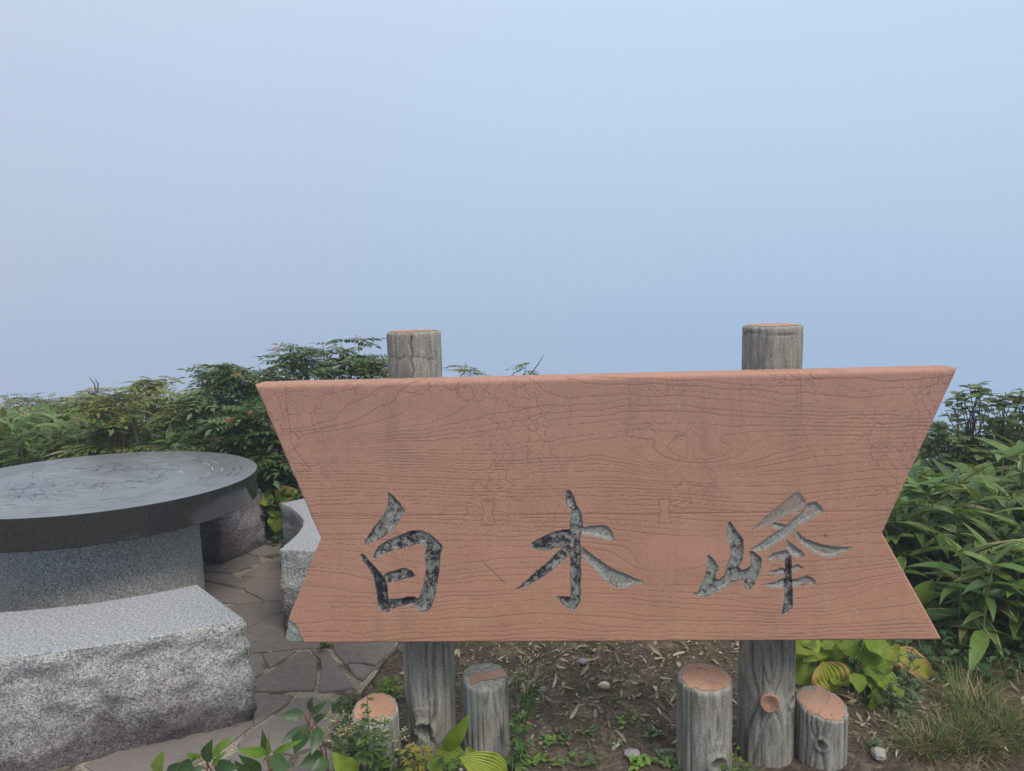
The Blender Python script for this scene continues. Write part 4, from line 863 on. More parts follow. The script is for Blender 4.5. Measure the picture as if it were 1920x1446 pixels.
def shrubs():
    S = [ # px, top py, distance, half width m, tips, leaves per tip, style, label
     (540, 645, 5.0, .34, 34, 7, 'g', 'tall dark rowan shrub whose rounded top stands above the left end of the sign', 2),
     (655, 636, 5.2, .22, 20, 7, 'g', 'rowan shrub rising between the sign corner and the left post', 2),
     (702, 650, 5.3, .18, 14, 7, 'y', 'loose rowan with red berries just left of the left post top', 5),
     (430, 682, 4.7, .30, 34, 7, 'g', 'dark drooping rowan shrub left of the sign corner', 3),
     (465, 760, 4.5, .34, 38, 7, 'g', 'dense dark rowan low beside the sloping left edge of the sign', 3),
     (385, 735, 4.9, .26, 24, 7, 'y', 'olive rowan shrub in the middle of the hedge behind the table', 0),
     (288, 708, 5.3, .20, 18, 7, 'y', 'small umbrella topped rowan above the far rim of the table', 0),
     (218, 724, 5.0, .22, 18, 7, 'y', 'olive rowan on a bare leaning dark trunk left of the hedge', 0),
     (330, 760, 5.2, .28, 26, 7, 'y', 'low olive rowan filling the hedge behind the table', 1),
     (870, 694, 5.6, .14, 8, 6, 'y', 'reddish rowan top showing above the board right of the left post', 2),
     (985, 688, 5.6, .16, 6, 6, 'g', 'sparse rowan tip with a bare twig above the middle of the board', 0)]
    for k, (px, py, y, wd, nt_, per, st, lab, be) in enumerate(S):
        x, z = at_px(px, py - (16 if px > 800 else 6 if px > 500 else 14), y); nt_ = int(nt_ * 1.25); bare = None
        if px == 985: q = at_y(1000, 690, y); bare = [(tuple(q + [-.03, 0, -.06]), tuple(at_y(1021, 664, y)))]
        if px == 655: bare = [(tuple(at_y(607, 720, y)), tuple(at_y(605, 640, y))), (tuple(at_y(606, 690, y)), tuple(at_y(625, 662, y)))]
        if px == 218: y = 4.55; x, z = at_px(px, py - 14, y); bare = [(tuple(at_y(262, 840, y)), tuple(at_y(230, 758, y))), (tuple(at_y(230, 752, y)), tuple(at_y(176, 735, y))), (tuple(at_y(180, 736, y)), tuple(at_y(167, 708, y))), (tuple(at_y(183, 735, y)), tuple(at_y(178, 710, y)))]
        shrub('rowan_shrub', x, y, z, wd, nt_, per, ROWAN if st == 'g' else ROWANY, lab, seed=100 + k, berries=be, bare=bare, low=.5 if py > 700 else .45)
    far = [(30, 740, 8.2, .45, 60), (110, 742, 7.6, .5, 64), (165, 738, 7.2, .42, 56), (-60, 745, 8.4, .5, 50), (245, 752, 6.8, .4, 50), (60, 765, 7.0, .5, 60), (160, 768, 6.4, .4, 50)]
    labs = ['olive shrub at the far left edge of the hedge, farthest from the table', 'yellowish green shrub second along the far left hedge', 'yellow green domed shrub left of the bare leaning trunk', 'olive shrub beyond the left edge of the picture', 'olive shrub behind the leaning trunk', 'low brownish shrub above the bamboo at far left', 'low yellow green shrub just above the bamboo left of the leaning trunk']
    for k, (px, py, y, wd, nt_) in enumerate(far):
        x, z = at_px(px, py - 8, y); shrub('hedge_shrub', x, y, z, wd, int(nt_ * 1.4), 6, None, labs[k], seed=200 + k, mass=True, geo=GEO_R, matl=M_ROWANY, low=.35)
    # understorey behind the rowans, one dark leafy mass
    R = random.Random(9)
    for k, (px, py, y, wd) in enumerate([(420, 800, 5.2, .5), (540, 780, 5.4, .5), (660, 745, 5.7, .45), (300, 800, 5.7, .5), (800, 760, 5.9, .5), (505, 840, 4.75, .26), (525, 900, 4.75, .22)]):
        x, z = at_px(px, py, y); shrub('hedge_shrub', x, y, z, wd, 80 if k < 5 else 46, 6, None, ['dark leafy shrub filling the hedge behind the table rim', 'dark leafy shrub behind the left end of the sign', 'leafy shrub behind the board below the rowan tops', 'leafy shrub deep in the hedge behind the leaning trunk', 'leafy shrub hidden behind the board', 'dark bushy shrub between the table edge and the sign', 'low bushy shrub behind the pale bench'][k], seed=300 + k, mass=True, geo=GEO_R, matl=M_ROWAN, low=.12)
    # low dark plants between the bamboo stems
    R = random.Random(55); mb = MB()
    G = [leaf_geo(.07, .034, .4, .25, .2, 3, 0, s) for s in range(3)]
    for _ in range(5200):
        x = R.uniform(1.35, 4.6); y = R.uniform(2.75, 4.8)
        if y < 2.8 + max(0, (1.95 - x)) * 1.1: continue
        z = gz(x, y) + R.random() ** 1.4 * min(.45, .12 + .4 * (y - 2.75)); a = R.uniform(0, 2 * PI); add_leaf(mb, G[R.randrange(3)], basis((math.cos(a), math.sin(a), R.uniform(-.3, .5)), (R.uniform(-.5, .5), R.uniform(-.6, .2), 1), (x, y, z), R.uniform(.5, 1.3)))
    for _ in range(1500):
        x = R.uniform(1.15, 2.7); y = R.uniform(2.5, 3.1); z = gz(x, y) + R.random() ** 1.6 * .12; a = R.uniform(0, 2 * PI); add_leaf(mb, G[R.randrange(3)], basis((math.cos(a), math.sin(a), R.uniform(-.2, .6)), (R.uniform(-.5, .5), R.uniform(-.6, .2), 1), (x, y, z), R.uniform(.3, .8)))
    for _ in range(1800):
        x = R.uniform(-1.5, -.4); y = R.uniform(4.2, 4.7); z = gz(x, y) + R.random() * .4; a = R.uniform(0, 2 * PI); add_leaf(mb, G[R.randrange(3)], basis((math.cos(a), math.sin(a), R.uniform(-.3, .5)), (R.uniform(-.5, .5), R.uniform(-.6, .2), 1), (x, y, z), R.uniform(.5, 1.2)))
    mb.build('ground_cover', M_BROAD, None, kind='stuff', label='low dark leaves filling the shade under the bamboo and shrubs', category='ground cover')
    # alder with round leaves, right
    for k, (px, py, y, wd, dp, n_, lab) in enumerate([(1840, 733, 4.3, .22, .2, 44, 'round leaved shrub with thin bare tips against the fog, right of the sign'), (1900, 736, 4.35, .17, .2, 40, 'round leaved shrub at the right edge with its top leaf against the fog'), (1775, 800, 4.4, .17, .16, 30, 'low round leaved shrub close to the right edge of the board'), (1960, 745, 4.5, .25, .2, 26, 'round leaved shrub just beyond the right edge of the picture')]):
        x, z = at_px(px, py - 14, y)
        shrub('round_leaved_shrub', x, y, z, wd, n_, 5, ROUND, lab, seed=400 + k, low=.42, depth=dp, stems=5)
shrubs()

# ------------------------------------------------------------------ hostas, weeds and foreground plants
HOSTA_N = 0
def px_leaf(parent, mat, base, tip, wpx, y, name='leaf', kind='hosta', seed=0, dy=.05, stalk=None, nrm=(0, -.8, .5), stalk_to=None):
    """a leaf whose base and tip are seen at two pixels, at distance y"""
    a = at_y(*base, y + dy * random.Random(seed).uniform(-.5, .5)); b = at_y(*tip, y - dy); L = float(np.linalg.norm(b - a)); W = wpx / FPX * y * (1.5 if kind == 'hosta' else 1.0)
    R = random.Random(seed)
    if kind == 'hosta': g = leaf_geo(L * (1.08 if W < .02 else 1.22), W * 1.15, .38, .34, .28, 14, .085, seed, 0, .85)
    elif kind == 'ovate': g = leaf_geo(L * 1.05, W * 1.1, .36, .22, .18, 9, .03, seed, 0, 1.0)
    else: g = leaf_geo(L * 1.05, W, .4, .2, .1, 6, .02, seed)
    mb = MB(); mb.add(g[0], g[1], lu=g[2], lv=g[3]); d = b - a; d = d + np.array([0, 0, .12 * L]); n = np.array(nrm) + np.array([R.uniform(-.4, .4), R.uniform(-.2, .2), 0])
    o = leaf_obj(name, mb.mesh(name, mat), parent, basis(d, n, a)); return a
def clump(name, label, cat, root, leaves, y, kind, mats, stalkm, r=.0025, nrm=(0, -.8, .5), seed=0):
    t = thing(name, root, label, cat); st = MB(); bs = []
    for k, (bx, by, tx, ty, wp, mi) in enumerate(leaves):
        a = px_leaf(t, mats[mi], (bx, by), (tx, ty), wp, y + (k % 3 - 1) * .04, kind=kind, seed=seed + k, nrm=nrm)
        bs.append(a)
    rt = np.array(root, float); rt[2] -= .01; c = np.mean(bs, 0)
    if kind == 'hosta':
        for a in bs: q = rt + np.array([random.uniform(-.03, .03), random.uniform(.08, .16), 0]); st.tube([q, (q + a) / 2 + np.array([0, .06, .03]), a + np.array([0, .004, -.004])], [r * 1.3, r, r * .8], 5)
    else:                                   # one main stem, short side stalks
        tops = sorted(bs, key=lambda a: -a[2])[:2]
        for tp_ in tops: st.tube([rt, (rt + tp_) / 2 + np.array([.01, .01, 0]), tp_ + np.array([0, .004, -.004])], [r * 1.2, r, r * .7], 6)
        for a in bs:
            u = min(.95, max(.3, (a[2] - rt[2]) / max(.01, tops[0][2] - rt[2]) * .85)); q = rt + (tops[0] - rt) * u; st.tube([q, (q + a) / 2 + np.array([0, 0, .004]), a], [r * .6, r * .5, r * .5], 5)
    st.build('stalks', stalkm, t); return t
def z5(*v): return (1420 + v[0] / 3.84, 1150 + v[1] / 3.84, 1420 + v[2] / 3.84, 1150 + v[3] / 3.84, v[4] / 3.84, v[5])
def fgz(*v): return (280 + v[0] / 4.8, 1180 + v[1] / 4.8, 280 + v[2] / 4.8, 1180 + v[3] / 4.8, v[4] / 4.8, v[5])
def zq(*v): return (540 + v[0] / 4, 1270 + v[1] / 4, 540 + v[2] / 4, 1270 + v[3] / 4, v[4] / 4, v[5])
def plants():
    clump('hosta', 'yellow-green hosta with large ribbed leaves under the board right of the right post', 'hosta', tuple(at_z(1560, 1330, 0)), [z5(450, 190, 290, 270, 95, 0), z5(525, 170, 480, 320, 70, 0), z5(500, 240, 600, 392, 150, 0), z5(470, 350, 560, 550, 175, 1), z5(430, 370, 285, 480, 115, 0), z5(445, 455, 325, 545, 120, 0), z5(640, 180, 690, 295, 100, 0), z5(380, 290, 270, 330, 80, 0), z5(600, 330, 520, 400, 90, 0), z5(330, 180, 400, 240, 70, 0), z5(560, 200, 620, 290, 100, 0), z5(620, 380, 680, 460, 80, 0), z5(400, 250, 360, 330, 90, 0), z5(500, 180, 540, 250, 90, 0), z5(620, 250, 690, 330, 110, 0), z5(560, 410, 640, 500, 110, 0), z5(300, 210, 270, 300, 90, 0), z5(640, 300, 560, 380, 90, 0)], 2.52, 'hosta', [M_HOSTA, M_HOSTY], M_STALK, seed=1)
    clump('hosta', 'hosta with drooping yellow-green leaves above the right stump', 'hosta', tuple(at_z(1640, 1340, 0)), [z5(760, 185, 980, 315, 95, 0), z5(715, 300, 885, 355, 75, 0), z5(765, 385, 985, 605, 160, 0), z5(850, 540, 920, 795, 150, 0), z5(745, 660, 878, 868, 130, 0), z5(690, 790, 668, 965, 90, 1), z5(765, 770, 720, 925, 75, 1), z5(800, 200, 840, 300, 90, 0), z5(900, 330, 930, 430, 70, 0), z5(700, 430, 740, 540, 80, 0), z5(900, 480, 960, 560, 80, 0), z5(860, 190, 900, 260, 100, 0), z5(930, 250, 1000, 330, 90, 0), z5(980, 520, 1020, 600, 80, 0), z5(820, 380, 870, 470, 110, 0)], 2.45, 'hosta', [M_HOSTA, M_HOSTY], M_STALK, seed=20)
    clump('hosta', 'withering hosta with a long yellow and tan edged leaf below the right board corner', 'hosta', tuple(at_z(1730, 1330, 0)), [z5(960, 262, 1278, 478, 115, 1), z5(1190, 460, 1352, 695, 95, 1), z5(1180, 560, 1330, 690, 90, 0), z5(1495, 525, 1497, 585, 55, 0), z5(1380, 420, 1440, 440, 70, 1)], 2.62, 'hosta', [M_HOSTA, M_HOSTY], M_STALK, seed=40)
    clump('hosta', 'small hosta with bright leaves behind the lower right edge of the board', 'hosta', tuple(at_z(1770, 1260, 0)), [(1716, 1100, 1742, 1122, 34, 0), (1735, 1128, 1752, 1150, 20, 0), (1738, 1150, 1752, 1172, 22, 0), (1800, 1135, 1812, 1165, 30, 0), (1720, 1105, 1742, 1145, 26, 0)], 2.95, 'hosta', [M_HOSTA, M_HOSTY], M_STALK, seed=50)
    clump('hosta', 'small hosta with one browning leaf behind the pale bench', 'hosta', tuple(at_z(520, 985, 0)), [(515, 938, 484, 938, 16, 0), (518, 940, 545, 925, 24, 1), (530, 990, 525, 968, 0.1, 0), (522, 958, 516, 994, 20, 0), (548, 915, 530, 940, 22, 0), (500, 955, 488, 975, 8, 0), (505, 950, 512, 968, 9, 0)], 4.3, 'hosta', [M_HOSTA, M_HOSTY], M_STALK, seed=60)
    clump('hosta', 'hosta with two folded ribbed leaves between the left post and its right stump', 'hosta', tuple(at_z(850, 1460, 0)), [zq(1170, 540, 1325, 430, 75, 0), zq(1120, 560, 1290, 640, 150, 0), zq(1345, 520, 1385, 640, 55, 0), zq(1080, 600, 1130, 700, 80, 0)], 2.0, 'hosta', [M_HOSTA, M_HOSTY], M_STALK, seed=70)
    clump('hosta', 'broad ribbed hosta leaf at the bottom edge below the stump with the worn top', 'hosta', tuple(at_z(920, 1500, 0)), [zq(1640, 740, 1370, 670, 150, 0), zq(1540, 760, 1440, 700, 90, 0)], 1.93, 'hosta', [M_HOSTA, M_HOSTY], M_STALK, seed=76)
    clump('hosta', 'yellow-green hosta leaf at the bottom edge below the left stump', 'hosta', tuple(at_z(660, 1500, 0)), [zq(520, 720, 355, 650, 100, 1)], 1.9, 'hosta', [M_HOSTA, M_HOSTA], M_STALK, seed=79)
    # broad leaved plants
    clump('ovate_leaved_plant', 'dark green plant with drooping oval leaves on red stems left of the left stump', 'plant', tuple(at_z(620, 1475, 0)), [fgz(1390, 760, 1188, 805, 100, 0), fgz(1450, 745, 1440, 645, 80, 0), fgz(1420, 850, 1305, 1115, 160, 0), fgz(1530, 880, 1480, 1112, 115, 0), fgz(1350, 880, 1200, 1030, 60, 0), fgz(1570, 1120, 1375, 1255, 140, 0), fgz(1620, 1180, 1480, 1270, 120, 0), fgz(1640, 730, 1680, 700, 70, 0), fgz(1740, 800, 1790, 860, 90, 0), fgz(1460, 760, 1560, 700, 60, 0), fgz(1480, 830, 1560, 790, 70, 0)], 2.0, 'ovate', [M_BROAD, M_BRITE], M_REDST, seed=90)
    clump('ovate_leaved_plant', 'plant with bright young leaves over dark ones at the bottom edge on the paving', 'plant', tuple(at_z(500, 1490, 0)), [fgz(1055, 1115, 835, 1130, 95, 1), fgz(1060, 1140, 1020, 1005, 75, 0), fgz(1110, 1125, 1330, 1048, 62, 1), fgz(1085, 1150, 1245, 1275, 145, 0), fgz(1050, 1165, 1000, 1205, 60, 1), fgz(1010, 1275, 830, 1200, 95, 0), fgz(1075, 1130, 1070, 1060, 40, 1), fgz(900, 1290, 760, 1240, 90, 0)], 1.95, 'ovate', [M_BROAD, M_BRITE], M_REDST, seed=110)
    clump('ovate_leaved_plant', 'leafy plant with bright tips at the bottom edge in front of the near bench', 'plant', tuple(at_z(400, 1490, 0)), [fgz(510, 1190, 522, 1072, 125, 0), fgz(565, 1150, 702, 1010, 82, 1), fgz(455, 1160, 345, 1162, 75, 1), fgz(560, 1230, 650, 1150, 45, 1), fgz(600, 1225, 760, 1280, 115, 0), fgz(250, 1290, 360, 1218, 95, 0), fgz(400, 1240, 300, 1290, 95, 0), fgz(480, 1230, 400, 1290, 90, 0), fgz(640, 1260, 700, 1210, 60, 0)], 1.93, 'ovate', [M_BROAD, M_BRITE], M_REDST, seed=130)
    clump('ovate_leaved_plant', 'single green sprig at the bottom edge, leftmost of the foreground plants', 'plant', tuple(at_z(300, 1500, 0)), [fgz(60, 1290, 85, 1198, 115, 1), fgz(150, 1300, 260, 1250, 80, 0)], 1.9, 'ovate', [M_BROAD, M_BRITE], M_REDST, seed=150)
plants()

WG = [leaf_geo(.05, .016, .45, .3, .2, 3, 0, s) for s in range(2)]; BG = [leaf_geo(.009, .006, .5, .1, .3, 2, 0, s) for s in range(2)]
def feathery(name, label, cat, pts_px, y, spread, leafsize, matl, buds=0, seed=0, density=16, stem=M_STALK, budm=None, leafy=1.0):
    """an upright lobed-leaf weed: stems through the given pixels, small leaves along them"""
    R = random.Random(seed); stems = [[at_y(px, py, y + i * .03) for px, py in s] for i, s in enumerate(pts_px)]
    root = stems[0][0]; t = thing(name, tuple(root), label, cat); sb = MB(); lf = MB(); bd = MB()
    for s in stems:
        P = np.array(s); tt = np.linspace(0, 1, 9); Q = np.stack([np.interp(tt, np.linspace(0, 1, len(P)), P[:, i]) for i in range(3)], -1); sb.tube(Q, np.linspace(.0028, .001, 9), 5)
        L = np.linalg.norm(P[-1] - P[0])
        for k in range(int(density * L / .1)):
            u = R.random() ** .85; p = np.array([np.interp(u, tt, Q[:, i]) for i in range(3)]); a = R.uniform(0, 2 * PI)
            if u < (1 - .35 * bool(buds)) or R.random() < .2:
                ls = leafsize * (1.15 - .6 * u) * R.uniform(.7, 1.2)
                d = Vector((math.cos(a), math.sin(a), R.uniform(-.1, .8))); lobes = ((0, 1), (.7, .75), (-.7, .75), (1.25, .5), (-1.25, .5)) if leafy == 1 else ((0, 1),)
                for (o_, sc_) in lobes:
                    dd = Vector((math.cos(a + o_), math.sin(a + o_), d.z)); add_leaf(lf, WG[k % 2], basis(dd, (R.uniform(-.4, .4), R.uniform(-.4, .4), 1), p + np.array(d.normalized()) * ls * .35 * (1 - sc_ + .3), ls / .05 * sc_, ls / .05 * sc_))
        if buds:
            for q in range(buds):
                u = R.uniform(.6, 1); p = np.array([np.interp(u, tt, Q[:, i]) for i in range(3)]); a = R.uniform(0, 2 * PI); ln = R.uniform(.02, .055) * (1.4 - u); e = p + np.array([math.cos(a) * ln, math.sin(a) * ln, ln * .7]); sb.tube([p, e], .0007, 3)
                for m in range(9):
                    v = m / 8; add_leaf(bd, BG[m % 2], basis((math.cos(m * 2.4), math.sin(m * 2.4), .4), (0, 0, 1), p + (e - p) * v + np.array([0, 0, .001]), R.uniform(.6, 1)))
    sb.build('stem', stem, t)
    if lf.n: lf.build('leaves', matl, t, kind='stuff')
    if bd.n: bd.build('flower_buds', budm or M_CREAM, t, kind='stuff')
def weeds():
    feathery('knotweed', 'weed with sprays of cream flower buds left of the left stump', 'weed', [[(655, 1470), (640, 1400), (622, 1340)], [(655, 1470), (632, 1410), (602, 1372)], [(655, 1470), (655, 1400), (648, 1345)]], 1.97, .05, .035, M_WEED, buds=16, seed=1, density=9)
    feathery('mugwort', 'bushy green mugwort with a tall thin flower spike in front of the left stump', 'weed', [[(690, 1470), (692, 1380), (688, 1296)], [(700, 1470), (715, 1400), (722, 1345)], [(700, 1470), (740, 1420), (752, 1370)], [(690, 1470), (668, 1420), (660, 1360)], [(700, 1470), (755, 1440), (785, 1395)]], 1.96, .06, .05, M_WEED, buds=5, seed=2, density=15)
    feathery('weed', 'small weed with reddish and yellow lobed leaves at the foot of the left post', 'weed', [[(780, 1475), (778, 1430), (762, 1400)], [(785, 1475), (795, 1430), (792, 1402)]], 1.94, .05, .05, m_leaf('turning_weed_leaf', (.12, .17, .03), (.26, .28, .04), (.30, .16, .05), trans=.25), seed=3, density=11)
    feathery('weed', 'low green leafy weed at the bottom edge under the folded hosta', 'weed', [[(840, 1475), (835, 1440), (830, 1415)], [(850, 1475), (858, 1440), (866, 1418)]], 1.9, .05, .045, M_WEED, seed=4, density=12)
    feathery('mugwort', 'pale flowering mugwort standing right behind the worn stump', 'weed', [[(962, 1440), (985, 1340), (990, 1235)], [(985, 1360), (1000, 1300), (1015, 1250)], [(985, 1350), (972, 1300), (972, 1262)]], 2.22, .05, .045, M_WEED, buds=22, seed=5, density=11)
    feathery('weed', 'leggy green weed beside the foot of the worn stump', 'weed', [[(960, 1460), (962, 1400), (975, 1340)], [(965, 1460), (975, 1420), (990, 1390)]], 2.08, .05, .045, M_WEED, seed=6, density=12)
    feathery('mugwort', 'tall grey-green mugwort spike in front of the withering hosta', 'weed', [[(1672, 1440), (1690, 1340), (1702, 1270), (1712, 1205)], [(1690, 1340), (1712, 1300), (1728, 1282)], [(1685, 1360), (1672, 1320), (1668, 1285)]], 2.30, .05, .05, M_GREY, buds=20, seed=7, density=7, budm=M_GREY)
    feathery('weed', 'low grey-green weed right of the right stump', 'weed', [[(1655, 1460), (1648, 1420), (1642, 1385)], [(1660, 1460), (1672, 1420), (1690, 1398)], [(1650, 1460), (1640, 1430), (1632, 1410)]], 2.15, .05, .045, M_GREY, seed=8, density=14)
    feathery('weed', 'thin sprig between the tallest stump and the right post', 'weed', [[(1382, 1475), (1380, 1430), (1380, 1400)], [(1382, 1460), (1390, 1435), (1376, 1418)]], 1.99, .03, .03, M_BRITE, seed=9, density=7, leafy=0)
    feathery('weed', 'small green weed at the foot of the tallest stump', 'weed', [[(1375, 1470), (1368, 1448), (1362, 1432)], [(1395, 1470), (1400, 1450), (1404, 1436)]], 1.95, .03, .04, M_WEED, seed=10, density=14)
    feathery('weed', 'yellow-green weed growing at the edge of the paving behind the left stump', 'weed', [[(735, 1310), (730, 1290), (738, 1268)], [(735, 1310), (722, 1292), (714, 1275)]], 2.5, .03, .05, M_BRITE, seed=11, density=14)
    feathery('weed', 'small green weed in the joint at the front edge of the paving', 'weed', [[(650, 1330), (645, 1318), (640, 1308)], [(652, 1330), (662, 1316), (668, 1306)]], 2.45, .03, .05, M_WEED, seed=12, density=16)
    feathery('weed', 'tiny green weed under the lower left corner of the board', 'weed', [[(610, 1214), (607, 1206), (604, 1200)], [(610, 1214), (618, 1207), (622, 1203)]], 2.88, .03, .035, M_WEED, seed=13, density=20)
    # low sprouts on the soil
    R = random.Random(31)
    spots = [(1165, 1355, .05), (1105, 1372, .05), (1060, 1385, .05), (1195, 1348, .04), (1225, 1375, .05), (1160, 1312, .035), (1030, 1392, .05), (1075, 1418, .05), (1110, 1430, .05), (1205, 1432, .06), (1235, 1425, .06), (1262, 1438, .05), (1000, 1432, .05), (1045, 1435, .05), (1150, 1395, .035)]
    for k, (px, py, s) in enumerate(spots):
        p = at_z(px, py, 0); lf = MB()
        for q in range(R.randint(9, 16)):
            a = R.uniform(0, 2 * PI); d = Vector((math.cos(a), math.sin(a), R.uniform(.15, 1.2))); c = p + np.array([R.gauss(0, .016), R.gauss(0, .016), .006]); lf.tube([p, c], .0008, 3, lu=.5, lv=0); add_leaf(lf, WG[q % 2], basis(d, (0, 0, 1), c, s / .05 * R.uniform(.35, .6), s / .05 * .9))
        lf.build('sprout', M_WEED if k % 3 else M_BRITE, None, label='tiny green sprout on the bare soil between the stumps', category='sprout', group='sprouts on the soil between the stumps')
weeds()

def blades(mb, R, c, n, rad, h, w_=.0035, lean=.9, flat=.35):
    for _ in range(n):
        a = R.uniform(0, 2 * PI); r = rad * math.sqrt(R.random()); p = np.array([c[0] + r * math.cos(a), c[1] + r * math.sin(a), c[2] - .01]); b = a + R.uniform(-.6, .6); hh = h * R.uniform(.5, 1.15); ln = lean * R.uniform(.4, 1.2)
        T = np.linspace(0, 1, 6); P = p + np.stack([math.cos(b) * hh * ln * T ** 1.4, math.sin(b) * hh * ln * T ** 1.4, hh * (T - flat * ln * T ** 2.2)], -1)
        sd_ = np.array([-math.sin(b), math.cos(b), 0]) * w_ * R.uniform(.5, 1.1); W_ = (1 - T ** 2)[:, None] * .5 + .04
        V = np.stack([P - sd_ * W_, P + sd_ * W_], 1).reshape(-1, 3); i = np.arange(5) * 2; mb.add(V, np.stack([i, i + 1, i + 3, i + 2], -1), lu=np.repeat(T, 2), lv=np.tile([-1, 1], 6))
def grasses():
    R = random.Random(77)
    T = [(1800, 1390, .14, .10, 210, 'dense green and straw sedge tuft at the lower right'), (1735, 1405, .10, .10, 110, 'sedge tuft left of the densest tuft, beside the grey-green weeds'), (1850, 1350, .12, .14, 130, 'sedge tuft at the foot of the bamboo by the right edge'), (1880, 1390, .14, .12, 140, 'straw coloured sedge tuft in the lower right corner'), (1815, 1315, .10, .15, 90, 'loose sedge tuft behind the dense one, below the bamboo')]
    for px, py, rad, h, n, lab in T:
        p = at_z(px, py, 0); p = np.array([p[0], p[1], 0]); t = thing('sedge_tuft', tuple(p), lab, 'grass tuft'); mb = MB(); blades(mb, R, p, n, rad * .7, h, .0040); mb.build('blades', M_GRASS, t, kind='stuff'); mb = MB(); blades(mb, R, p, int(n * .9), rad, h * .75, .0034, 1.3, .6); mb.build('dry_blades', M_STRAW, t, kind='stuff')
    mb = MB()
    for _ in range(140):
        x = R.uniform(1.15, 2.6); y = R.uniform(2.1, 3.1); blades(mb, R, (x, y, 0), 9, .08, R.uniform(.05, .15), .0028, 1.3, .6)
    for _ in range(330): blades(mb, R, (R.uniform(1.2, 3.2), R.uniform(2.5, 3.4), 0), 8, .09, R.uniform(.06, .17), .003, 1.0, .4)
    mb.build('grass', M_GRASS, None, kind='stuff', label='thin mixed grass on the ground at the lower right', category='grass')
    mb = MB()
    for _ in range(260):
        x = R.uniform(-.55, 1.2) if R.random() < .6 else R.uniform(1.1, 2.7); y = R.uniform(2.05, 3.6)
        if x < -.35 and y > 2.6 and y > 3.0 - (x + .6) * 4: continue
        blades(mb, R, (x, y, 0), 7, .05, R.uniform(.03, .08), .0016, 1.9, .85)
    mb.build('dry_grass', M_STRAW, None, kind='stuff', label='thin dry grass stems lying on the soil', category='dry grass')
    mb = MB()
    for _ in range(80): blades(mb, R, (R.uniform(-.5, .5), R.uniform(2.5, 3.4), 0), 10, .05, R.uniform(.02, .05), .0018, 1.2, .5)
    mb.build('fine_grass', M_GRASS, None, kind='stuff', label='short fine grass sprouting in the soil under the board', category='grass')
grasses()
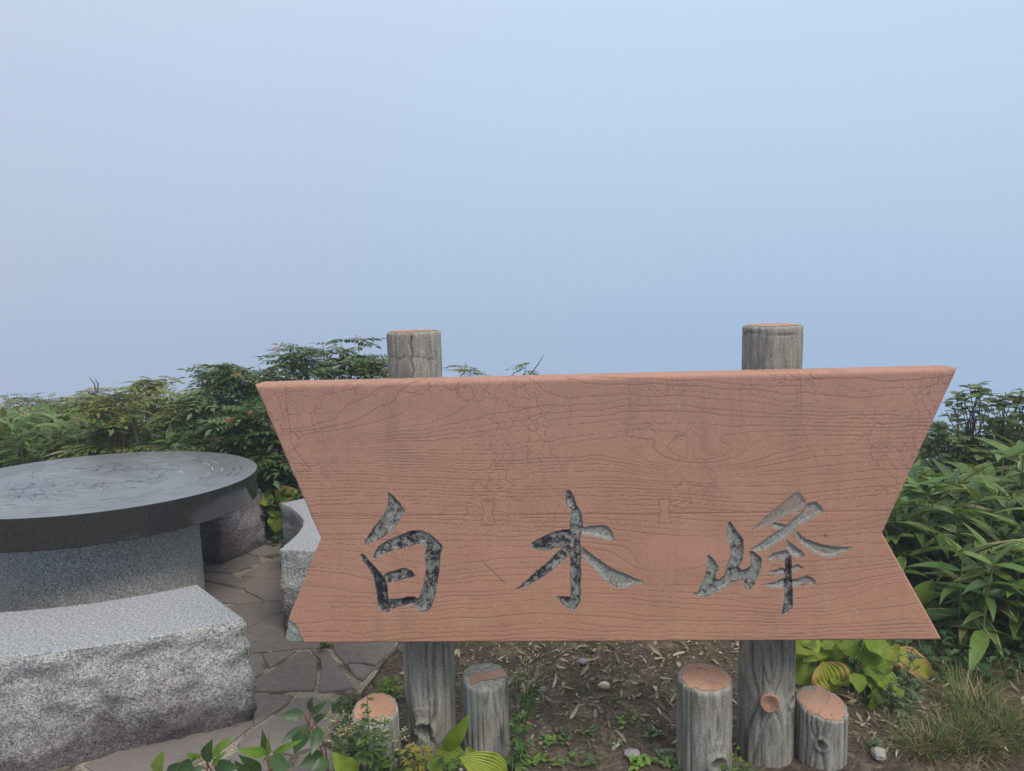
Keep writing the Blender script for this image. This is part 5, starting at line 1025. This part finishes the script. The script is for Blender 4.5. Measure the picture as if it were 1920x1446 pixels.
def litter():
    R = random.Random(13); mb = MB(); G = [leaf_geo(.07, .013, .4, c, f, 4, .2, s) for s, (c, f) in enumerate([(.1, .3), (.5, .6), (-.4, .3), (.25, .9)])] + [leaf_geo(.045, .018, .4, .4, .5, 4, .3, 9)]
    def one(x, y, s, zz=.006): a = R.uniform(0, 2 * PI); add_leaf(mb, R.choice(G), basis((math.cos(a), math.sin(a), R.uniform(-.1, .25)), (R.uniform(-.6, .6), R.uniform(-.6, .6), 1), (x, y, gz(x, y) + zz), s))
    for _ in range(4200):
        x = R.uniform(-.5, 1.3); y = 2.1 + 1.6 * R.random() ** .6; one(x, y, R.uniform(.15, .5) if R.random() < .8 else R.uniform(.5, 1.2))
    for _ in range(700): one(R.uniform(1.1, 2.8), R.uniform(2.1, 3.2), R.uniform(.25, 1.1))
    for _ in range(60): one(R.uniform(-2.2, -.5), R.uniform(2.0, 4.4), R.uniform(.2, .5), .02)
    mb.build('leaf_litter', M_LITTER, None, kind='stuff', label='pale dead bamboo leaves scattered on the soil', category='leaf litter')
    tw = MB()
    for _ in range(160):
        x = R.uniform(-.5, 1.3); y = R.uniform(2.1, 3.6); a = R.uniform(0, PI); L = R.uniform(.03, .12); z = gz(x, y) + .006
        tw.tube([(x, y, z), (x + math.cos(a) * L / 2 + .004, y + math.sin(a) * L / 2, z + .006), (x + math.cos(a) * L, y + math.sin(a) * L, z)], R.uniform(.0008, .0018), 4)
    tw.build('twigs', m_plain('dry_twig', (.10, .07, .045), (.32, .25, .17)), None, kind='stuff', label='thin dry twigs lying on the soil', category='twigs')
    def rock(mb, c, r, sq=(1, 1, .6), seed=0):
        n, m = 8, 5; V = []
        for i in range(m + 1):
            ph = PI * i / m
            for j in range(n): th = 2 * PI * j / n; V.append((math.sin(ph) * math.cos(th), math.sin(ph) * math.sin(th), math.cos(ph)))
        V = np.array(V); V = V * (1 + .28 * vn(V, 1.6, seed))[:, None]; V = V * np.array(sq) * r
        i = np.arange(m)[:, None] * n; j = np.arange(n)[None]; j2 = (j + 1) % n; mb.add(V + np.array(c), np.stack([i + j, i + n + j, i + n + j2, i + j2], -1).reshape(-1, 4))
    pb = MB()
    for k in range(420):
        x = R.uniform(-.5, 1.3) if R.random() < .75 else R.uniform(1.2, 2.6); y = R.uniform(2.08, 3.5); r = .002 + .006 * R.random() ** 3; rock(pb, (x, y, gz(x, y) + r * .3), r, seed=k)
    pb.build('pebbles', M_PEB, None, False, kind='stuff', label='small pale pebbles strewn over the soil', category='pebbles')
    for k, (px, py, r, sq, mt, lab) in enumerate([(1133, 1289, .021, (1.15, .8, .6), M_STONEW, 'cream rounded stone lying on the soil between the stumps'), (1185, 1416, .027, (1, .9, .35), M_STONEP, 'flat mauve-grey stone lying near the bottom edge'), (1017, 1297, .019, (1, .9, .7), M_PEB, 'squarish grey-brown stone right of the worn stump'), (1111, 1276, .011, (1, .8, .7), M_STONEP, 'bluish grey stone left of the cream stone'), (1170, 1286, .007, (1, 1, .8), M_PEB, 'small whitish pebble right of the cream stone'), (1093, 1243, .020, (1, .8, .5), M_STONEP, 'grey angular stone among dead leaves under the board'), (1648, 1420, .026, (.9, .9, .7), M_PEB, 'pale grey stone half buried right of the right stump'), (1155, 1398, .013, (1, 1, .4), M_PEB, 'flat pale chip of stone left of the mauve-grey one'), (1245, 1412, .016, (1.1, .7, .5), M_PEB, 'reddish grey stone beside the tallest stump')]):
        p = at_z(px, py, 0); mb = MB(); rock(mb, (p[0], p[1], r * sq[2] * .6), r, sq, seed=k + 70); mb.build('stone', mt, None, False, label=lab, category='stone')
litter()

# ------------------------------------------------------------------ the fog itself
def haze():
    m = bpy.data.materials.new('pale_fog'); m.use_nodes = True; t = m.node_tree; t.nodes.clear(); o = t.nodes.new('ShaderNodeOutputMaterial'); v = t.nodes.new('ShaderNodeVolumePrincipled')
    v.inputs['Color'].default_value = (.84, .92, 1, 1); v.inputs['Density'].default_value = .006; t.links.new(v.outputs[0], o.inputs[1])
    gx, gy = np.meshgrid(np.linspace(-26, 26, 30), np.linspace(-22, 30, 30)); lo = float(gheight(gx, gy).min()) - 1
    a, b, c, d, h = -28, 28, -24, 32, 8.0
    link('haze', fastmesh('haze', [(a, c, lo), (b, c, lo), (b, d, lo), (a, d, lo), (a, c, h), (b, c, h), (b, d, h), (a, d, h)], np.array([(0, 3, 2, 1), (4, 5, 6, 7), (0, 1, 5, 4), (1, 2, 6, 5), (2, 3, 7, 6), (3, 0, 4, 7)]), m, False), None, kind='stuff', label='thin pale fog over the summit', category='fog')
haze()
